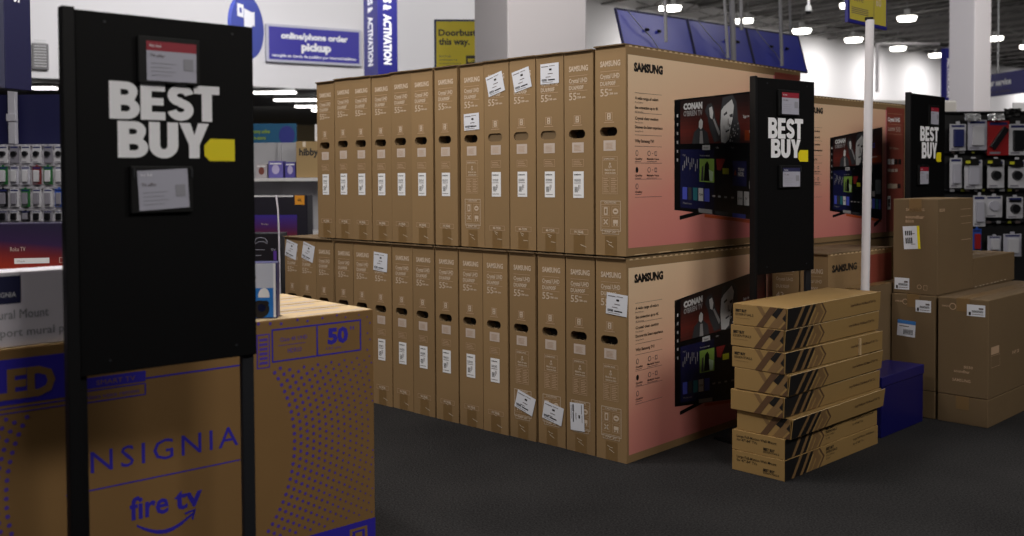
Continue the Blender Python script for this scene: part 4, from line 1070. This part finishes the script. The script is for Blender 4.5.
def pack(kind, w, h, col, px, py0, dist, label, group, t=.02, inner='grey'):
    p = at(px, py0, dist)
    e = empty('blister_pack', (p.x, p.y, p.z), random.uniform(-.05, .05), label, 'accessory', group)
    c = mat('pack_'+col, COLS[col], .4); ic = mat('pack_'+inner, COLS[inner], .3)
    m = MB(); m.bbox(-w/2, 0, -h, w/2, .006, 0, c, r=.002); m.bbox(-w*.12, 0, -.002, w*.12, .004, h*.10, c, r=.001); m.build('card', e)
    m = MB(); 
    if kind == 'round': m.tube((0, -t, -h*.45), (0, 0, -h*.45), w*.30, ic, 12)
    elif kind == 'bar': m.bbox(-w*.30, -t, -h*.85, w*.30, -.0002, -h*.2, ic, r=.004)
    elif kind == 'coil': m.tube((0, -t, -h*.55), (0, 0, -h*.55), w*.26, ic, 14, w*.3); m.bbox(-w*.36, -t*.5, -h*.24, w*.36, -.0002, -h*.12, ic, r=.002)
    elif kind == 'diag':
        M = Matrix.Translation((0, -t/2, -h*.5)) @ Matrix.Rotation(R(35), 4, 'Y'); m.bbox(-w*.14, -t/2, -h*.36, w*.14, t/2-.001, h*.36, ic, r=.004, M=M)
    m.build('product', e)
    m = MB(); m.rect = None; f = Face(m, (-w/2, 0, -h), (1, 0, 0), (0, 0, 1), lift=.001); f.rect(w*.1, h*.88, w*.9, h*.96, mat('pack_navy', COLS['navy'], .4)); f.rect(w*.1, h*.04, w*.6, h*.10, mat('pack_grey', COLS['grey'], .4)); m.build('card_print', e)
rowsL = [(146, 17, ['white', 'grey', 'white', 'white', 'grey', 'white'], 'round', 'black', 'top'), (166.5, 18, ['green', 'pale', 'pale', 'maroon', 'green', 'white'], 'bar', 'white', 'second'),
         (211, 10, ['grey', 'white', 'black', 'white', 'grey', 'white'], 'bar', 'black', 'lowest'),
         (189, 18, ['black', 'white', 'green', 'white', 'white', 'blue'], 'bar', 'grey', 'third')]
ORW = ['first', 'second', 'third', 'fourth', 'fifth', 'sixth']
for (y, hp, cs, kd, inn, rn) in rowsL:
    for i, c in enumerate(cs):
        px = 3+i*11.2
        pack(kd, 9*D/FPX, hp*D/FPX, c, px, y, D-.0, f'small {c} hanging pack, {ORW[i]} from the left on the {rn} rail of the left board', 'small packs on the left accessory board', inner=inn if c != 'black' else 'grey')
# dark purple television carton below the board
D2 = 4.4
a = at(-30, 300, D2); th = R(70)
pA = at(64, 262, 4.9); 
e = empty('purple_carton', (at(-40, 178, 4.2).x, 4.2, 0), R(14), 'dark purple television carton with red glow, left edge behind the white box', 'carton')
zt = at(30, 222, 4.4).z
PUR = ramp_mat('purple_glow_print', [(0, (190, 60, 26)), (.3, (160, 44, 24)), (.52, (110, 26, 34)), (.68, (44, 18, 66)), (1, (22, 14, 50))], (.12, 0, 1), zt-.25, zt+.04)
m = MB(); m.bbox(0, 0, 0, .9, .14, zt, PUR, r=.004); m.build('carton_body', e)
m = MB(); f = Face(m, (0, 0, 0), (1, 0, 0), (0, 0, 1)); xx = .225
z_ = at(25, 262, 4.35).z
f.text('Roku TV', .19, z_+.055, .018, INK_P, w=.06); f.rect(.205, z_, .345, z_+.024, WHITE); f.frame(.385, z_, .44, z_+.024, .002, INK_P); f.text('Watch', .215, z_+.007, .008, INK_G)
f.quad([(0, 0), (.9, 0), (.9, .01), (0, .01)], INK_K)
m.build('front_print', e)

# ------------------------------------------------------------------ middle left background: shelf with small boxes, dark carton, aisle sign
D = 8.2
x0 = at(200, 178, D).x; x1 = at(335, 178, D).x
e = empty('store_shelf', (x0, D, 0), R(-2), 'grey store shelf unit with white shelves left of the carton row', 'shelf')
SG = mat('shelf_grey', (172, 172, 178), .6); W = x1-x0
m = MB(); m.bbox(0, .40, 0, W, .44, at(280, 141, D).z, SG, r=.004); m.build('back_panel', e)
for py in (178, 232): 
    z_ = at(290, py, D).z; m = MB(); m.bbox(0, 0, z_-.028, W, .40, z_, mat('shelf_white', (214, 212, 216), .5), r=.003); m.build('shelf_board', e)
m = MB(); m.bbox(0, .02, 0, W, .40, .10, SG, r=.003); m.build('base_board', e)
for x in (.55, W-.3):
    m = MB(); m.bbox(x, .375, .1, x+.03, .399, at(280, 141, D).z-.01, SG, r=.002); m.build('upright', e)
zs_ = at(290, 178, D).z+.002
for (xa, xb, yt, c, c2, l) in ((256, 267, 164, (176, 170, 176), (120, 60, 50), 'grey box with dark print, leftmost on the far shelf'), (268.5, 283, 161, (104, 96, 176), (190, 180, 220), 'purple box with pale picture on the far shelf'), (285, 295.5, 162, (74, 66, 150), (180, 170, 210), 'blue violet box beside the brown carton on the far shelf')):
    a = at(xa, 178, D+.05); b = at(xb, 178, D+.05); zt = at(xa, yt, D+.05).z
    e = empty('product_box', (a.x, D+.05, zs_), 0, l, 'box', None)
    m = MB(); m.bbox(0, 0, 0, b.x-a.x, .12, zt-zs_, mat('box_%d' % xa, c, .5), r=.003); m.build('box_body', e)
    m = MB(); f = Face(m, (0, 0, 0), (1, 0, 0), (0, 0, 1)); w = b.x-a.x; h = zt-zs_; f.ell(w*.5, h*.5, w*.26, h*.28, mat('boxart_%d' % xa, c2, .5)); f.rect(w*.1, h*.8, w*.9, h*.88, WHITE, 1); m.build('front_print', e)
a = at(296.3, 176, D+.03)
e = empty('shelf_carton', (a.x, a.y, zs_), R(4), 'brown carton lettered hibby on the far shelf', 'carton')
h = at(296, 141.5, D+.03).z-zs_
m = MB(); m.bbox(0, 0, 0, .34, .24, h, mat('kraft_tan', (160, 134, 92), .7, var=.06, scale=5), r=.003); m.build('carton_body', e)
m = MB(); f = Face(m, (0, 0, 0), (1, 0, 0), (0, 0, 1)); f.text('hibby', .025, h*.62, .055, INK_K, w=.16, bold=.04); f.rect(.055, h*.85, .08, h-.001, TAPE_T); m.build('front_print', e)
m = MB(); f = Face(m, (0, 0, 0), (0, 0, 0), (0, 0, 1))
a = at(307.5, 141, 8.1); w = 10*8.1/FPX
e = empty('small_sign', (a.x, D+.2, at(307, 141, D+.2).z), 0, 'small white price sign standing above the hibby carton', 'sign')
m = MB(); m.bbox(0, 0, -.0, w, .01, .14, WHITE, r=.001); m.build('card', e)
m = MB(); f = Face(m, (0, 0, 0), (1, 0, 0), (0, 0, 1)); f.rect(w*.2, .04, w*.8, .046, INK_G); f.rect(w*.2, .06, w*.7, .066, INK_G); m.build('card_print', e)
# teal aisle sign
a = at(250, 146.5, 9.3); b = at(296.5, 145, 9.3)
e = empty('aisle_sign', tuple(a), 0, 'teal and blue promotional sign with yellow green lettering above the far shelf', 'sign')
W = b.x-a.x; Hh = at(280, 123.5, 9.3).z-a.z
m = MB(); m.bbox(-.25, 0, 0, W, .03, Hh, mat('teal_sign', (22, 96, 140), .5), r=.006); m.build('board', e)
m = MB(); f = Face(m, (0, 0, 0), (1, 0, 0), (0, 0, 1), lift=.002); f.ell(W-.09, Hh*.48, .075, Hh*.42, mat('violet_dot', (48, 56, 150), .5)); lime = mat('lime_ink', (150, 180, 60), .5)
f.text('save money online', -.05, Hh*.58, .034, lime, w=.24, bold=.03, lay=2); f.text('for in-store', -.02, Hh*.3, .034, lime, w=.17, bold=.03, lay=2); m.build('sign_print', e)
m = MB(); m.tube((W*.3, .015, -a.z), (W*.3, .015, 0), .012, BLACKP, 8); m.build('post', e)
# dark carton with orange tag and a controller outline, on lower shelf in front
D = 7.0
a = at(250, 178, D); zb_ = 0; zt = at(290, 195, D).z
e = empty('dark_carton', (a.x-.45, D, 0), R(-3), 'large black and purple television carton with orange tag behind the foreground cartons', 'carton')
W = at(308.5, 178, D).x-a.x+.45
m = MB(); m.bbox(0, 0, 0, W, .15, zt, mat('carton_black', (22, 18, 36), .45), r=.004); m.build('carton_body', e)
m = MB(); f = Face(m, (0, 0, 0), (1, 0, 0), (0, 0, 1), lift=.001)
f.rect(W-.40, zt-.30, W-.075, zt-.14, ramp_mat('purple_screen', [(0, (120, 30, 30)), (.4, (80, 26, 90)), (1, (60, 40, 150))], (0, 0, 1), zt-.30, zt-.14)); f.rect(W-.088, zt-.068, W-.02, zt-.002, mat('orange_tag', (240, 160, 40), .5), 2); f.text('4K', W-.07, zt-.045, .022, INK_K, w=.03, lay=3)
f.rect(W-.45, zt-.012, W-.10, zt-.002, WHITE, 2); f.text('Roku', W-.33, zt-.21, .012, INK_P, w=.05, lay=2)
f.frame(W-.55, zt-.36, W-.02, zt-.33, .002, INK_G, 2)
m.build('front_print', e)
D = 6.2
a = at(252, 178, D); zt = at(290, 233, D).z
e = empty('black_carton', (a.x-.3, D, 0), R(-3), 'black carton with a white game controller outline, below the purple one', 'carton')
m = MB(); m.bbox(0, 0, 0, .3+29*D/FPX, .15, zt, mat('carton_ink', (16, 15, 24), .4), r=.004); m.build('carton_body', e)
m = MB(); f = Face(m, (.3, 0, 0), (1, 0, 0), (0, 0, 1), lift=.001)
lw = mat('outline_white', (150, 150, 165), .5)
lp = [(.03, zt-.01-.02), (.055, zt-.026), (.08, zt-.03), (.098, zt-.05), (.095, zt-.065), (.075, zt-.052), (.045, zt-.052), (.022, zt-.066), (.015, zt-.05)]
for p_, q_ in zip(lp, lp[1:]+lp[:1]):
    d_ = Vector((q_[0]-p_[0], q_[1]-p_[1])); n_ = Vector((-d_.y, d_.x)).normalized()*.0018
    f.quad([(p_[0]-n_.x, p_[1]-n_.y), (q_[0]-n_.x, q_[1]-n_.y), (q_[0]+n_.x, q_[1]+n_.y), (p_[0]+n_.x, p_[1]+n_.y)], lw)
f.text('tv', .12, zt-.11, .02, lw, w=.03); f.rect(.135, zt-.17, .155, zt-.11, mat('violet_strip', (90, 50, 150), .5)); f.rect(.02, zt-.105, .08, zt-.102, lw); f.rect(.02, zt-.14, .06, zt-.137, lw)
m.build('front_print', e)
pts = [at(276, 195, 6.05), at(278, 210, 6.05), at(279, 235, 6.05), at(279.5, 262, 6.05), at(280, 300, 6.05)]
m = MB(); m.path(pts, .0055, mat('cable_white', (225, 220, 232), .4), 8)
tag(m.build('hanging_strap'), 'thin white strap hanging down over the dark cartons', 'strap')

# ------------------------------------------------------------------ right background: black pegboard with accessories
D = 8.6
tR = 0
xa = at(925, 178, D).x; xb = at(1075, 178, D).x
zt = at(990, 112, D).z
e = empty('pegboard', (xa, D, 0), R(0), 'tall black pegboard rack of hanging accessories at the right edge', 'display rack')
BP = mat('pegboard_black', (16, 16, 20), .5)
m = MB(); m.bbox(0, .05, 0, xb-xa, .09, zt, BP, r=.004); m.build('board', e)
m = MB(); m.bbox(0, -.35, 0, xb-xa, .05, .22, BP, r=.01); m.build('base_deck', e)
for y in (112, 152, 190, 222):
    z_ = at(990, y, D).z; m = MB(); m.bbox(0, -.01, z_-.006, xb-xa, .05, z_+.006, mat('rail_black', (30, 30, 36), .4), r=.001); m.build('rail', e)
for y, n in ((152, 7), (190, 9), (222, 8)):
    z_ = at(990, y, D).z
    for i in range(n):
        x = (at(950+i*74/n, 178, D).x-xa)+random.uniform(-.02, .02); m = MB()
        m.bbox(x, -.022, z_-.012, x+random.uniform(.02, .05), -.0105, z_+.010, (mat('tag_lime_dark', (130, 134, 40), .5), mat('tag_pale', (150, 150, 156), .5), INK_G)[(i*2+y) % 3], r=.001); m.build('price_tag', e)
SIL = mat('crinkled_clear_plastic', (214, 216, 220), .15, metal=.6, bump=1., scale=60)
items = [  # px centre, py top, width px, height px, card, kind, inner, note
 (958, 124, 15, 25, 'white', 'bar', 'navy', 'white and blue pack, far left of the top rail'), (977.5, 120, 17, 28, 'pale', 'bar', 'white', 'pale grey pack under crinkled plastic on the top rail'),
 (998.5, 121, 20, 32, 'red', 'diag', 'black', 'red pack with a black slanted device on the top rail'), (1018, 124, 16, 29, 'white', 'bar', 'black', 'white pack holding a black bracket at the right of the top rail'),
 (956, 158, 11, 28, 'white', 'bar', 'pale', 'white pack with red edge, far left of the second rail'), (973.5, 160, 16, 27, 'white', 'bar', 'pale', 'white pack with yellow tag, second on the second rail'),
 (996, 160, 15, 26, 'white', 'coil', 'black', 'white pack with a round black plug, third on the second rail'), (1017, 160, 15, 26, 'white', 'coil', 'black', 'white pack with a round black plug, right end of the second rail'),
 (979.5, 195.5, 11, 29, 'white', 'bar', 'pale', 'tall white pack, left of the third rail'), (994, 196, 15, 20, 'white', 'round', 'pale', 'square white pack in the middle of the third rail'), (1015, 197, 15, 20, 'white', 'coil', 'black', 'white pack with a black cable on the third rail'),
 (977, 229, 8, 22, 'blue', 'bar', 'red', 'narrow colourful pack on the bottom rail'), (994.5, 236, 12, 15, 'pale', 'bar', 'white', 'small clear pack in the middle of the bottom rail'), (1012.5, 234, 16, 21, 'pale', 'bar', 'white', 'larger clear pack at the right of the bottom rail')]
for (px, py, w, h, c, kd, inn, note) in items:
    pack(kd, w*1.1*D/FPX, h*1.06*D/FPX, c, px, py, D-.08, 'hanging '+note, 'packs hanging on the black pegboard', t=.03, inner=inn)
for (px, py) in ((968+3, 157), (993, 157), (1015, 158)):
    p = at(px, py+5, D-.12)
    e = empty('header_card', tuple(p), 0, f'black header card with yellow tag above the {"left" if px < 980 else "middle" if px < 1000 else "right"} white pack on the second rail', 'card', 'header cards on the second rail')
    m = MB(); m.bbox(-.055, 0, -.03, .07, .006, .03, BLACKP, r=.001); m.build('card', e)
    m = MB(); f = Face(m, (-.055, 0, -.03), (1, 0, 0), (0, 0, 1)); f.rect(.01, .018, .05, .042, mat('tag_lime', (200, 200, 40), .5)); m.build('yellow_tag', e)
for i, (px, py, w, h) in enumerate(((972.5, 117, 13, 6), (996, 117, 13, 5.5), (1013, 113, 14, 8))):
    p = at(px, py, D-.14)
    m = MB(); bm = bmesh.new(); bmesh.ops.create_cube(bm, size=1); bmesh.ops.subdivide_edges(bm, edges=bm.edges[:], cuts=5, use_grid_fill=True)
    for v in bm.verts: v.co = Vector((v.co.x*w*D/FPX, v.co.y*.05, v.co.z*h*D/FPX))+Vector([random.uniform(-.007, .007) for _ in range(3)])
    bm.verts.index_update(); m.mesh([v.co.copy() for v in bm.verts], [tuple(v.index for v in fc.verts) for fc in bm.faces], SIL if i < 2 else BLACKP); bm.free()
    tag(m.build('plastic_bag', loc=tuple(p)), ('crinkled clear plastic bag top over the pale grey pack', 'crinkled clear plastic bag top over the red pack', 'crumpled black bag at the top right of the pegboard')[i], 'bag')
# pale shelf behind the pegboard
p = at(985, 112, 13)
m = MB(); m.bbox(0, 0, 0, 1.6, .4, p.z, mat('cream_cabinet', (216, 212, 208), .6), r=.01); m.bbox(.12, -.02, p.z-.05, 1.6, 0, p.z+.12, WHITE, r=.004)
tag(m.build('counter_cabinet', loc=(at(1003, 98, 13).x, 13, 0)), 'pale cabinet behind the black pegboard under the service sign', 'cabinet')

# ------------------------------------------------------------------ lamps: unseen area lights, several added to shape the shading
def area(name, loc, target, size, power, col=(1, .95, .88), sy=None):
    l = bpy.data.lights.new(name, 'AREA'); l.energy = power; l.color = col; l.size = size
    if sy: l.shape = 'RECTANGLE'; l.size_y = sy
    o = bpy.data.objects.new(name, l); C.objects.link(o); o.location = loc
    o.rotation_euler = (Vector(target)-Vector(loc)).to_track_quat('-Z', 'Y').to_euler()
    return o
area('unseen_lamp', (-1.05, 2.9, 3.5), (.05, 4.3, 1.0), .9, 33, sy=.4)  # added, unseen: makes the carton row fall off from top to base
area('unseen_lamp', (-2.1, 3.9, 3.5), (-1.0, 5.2, 1.0), .9, 42, sy=.4)  # added, unseen: same falloff for the far half of the row
area('unseen_lamp', (4.1, 1.9, 3.8), (1.2, 4.4, 1.3), 2.0, 66, sy=1.2)  # added, unseen: brightens the large carton faces from the right
area('unseen_lamp', (1.9, -.2, 3.9), (.9, 4.4, 1.1), 1.4, 62, sy=.7)  # added front fill, unseen: weakens the stand's shadow on the printed sleeve
area('unseen_lamp', (-2.5, .2, 2.7), (-1.0, 2.7, .8), .8, 22, sy=.4)  # added low fill, unseen: lights the white box and the left cartons
area('unseen_lamp', (.2, 6.6, 5.0), (0, 5.4, 0), 1.6, 90, sy=.6)
area('unseen_lamp', (-1.0, 3.9, 4.5), (-1.0, 3.7, 0), .8, 30, sy=.4)
area('unseen_lamp', (-2.5, 10, 4.8), (A0.x-1, A0.y+1, 3.6), 5, 300, (1, .98, .98), sy=1)
area('unseen_lamp', (3.5, 12, 5.4), (3, 20, 3.5), 4, 120, (1, .98, .98), sy=1)
for s_ in (-3, 1.5, 5, 8.5, 12, 16, 21):
    p = B0+dB*s_+nB*1.6
    area('unseen_lamp', (p.x, p.y, 5.3), (p.x-nB.x*1.3, p.y-nB.y*1.3, 1.5), .5, 78, (1, .97, .95))
area('unseen_lamp', (6, 9, 5.2), (4.5, 8.6, 1), 2, 40, sy=1)
area('unseen_lamp', (9.5, 12, 4.9), (8.6, 18, 2.6), 2, 230)  # added, unseen: brightens the far column
area('unseen_lamp', (14, 24, 5.4), (12, 24, 0), 3, 120)
area('unseen_lamp', (-5, 19, 2.4), (-5, 20, 0), 3, 60, (1, .95, .85))

w = bpy.data.worlds.new('store_air'); bpy.context.scene.world = w; w.use_nodes = True
w.node_tree.nodes['Background'].inputs['Color'].default_value = (.55, .56, .62, 1)
w.node_tree.nodes['Background'].inputs['Strength'].default_value = .012

# ------------------------------------------------------------------ camera
cd = bpy.data.cameras.new('camera'); cam = bpy.data.objects.new('camera', cd); C.objects.link(cam)
cd.sensor_width = 36; cd.sensor_fit = 'HORIZONTAL'; cd.lens = FPX/1024*36
cd.shift_y = -(CY-268)/1024*-1*-1 if False else (CY-268)/1024
cam.matrix_world = Matrix.Translation((0, 0, EYE)) @ Matrix.Rotation(math.pi/2-PITCH, 4, 'X') @ Matrix.Rotation(-ROLL*-1, 4, 'Z')
cd.clip_end = 200; cd.clip_start = .05
cd.dof.use_dof = True; cd.dof.focus_distance = 4.15; cd.dof.aperture_fstop = 2.9
bpy.context.scene.camera = cam
sc = bpy.context.scene
sc.view_settings.view_transform = 'Standard'; sc.view_settings.look = 'None'; sc.view_settings.gamma = 1; sc.view_settings.use_curve_mapping = False
sc.view_settings.exposure = 0
try:
    sc.cycles.use_denoising = True; sc.cycles.sample_clamp_indirect = 4; sc.cycles.max_bounces = 8
except Exception: pass
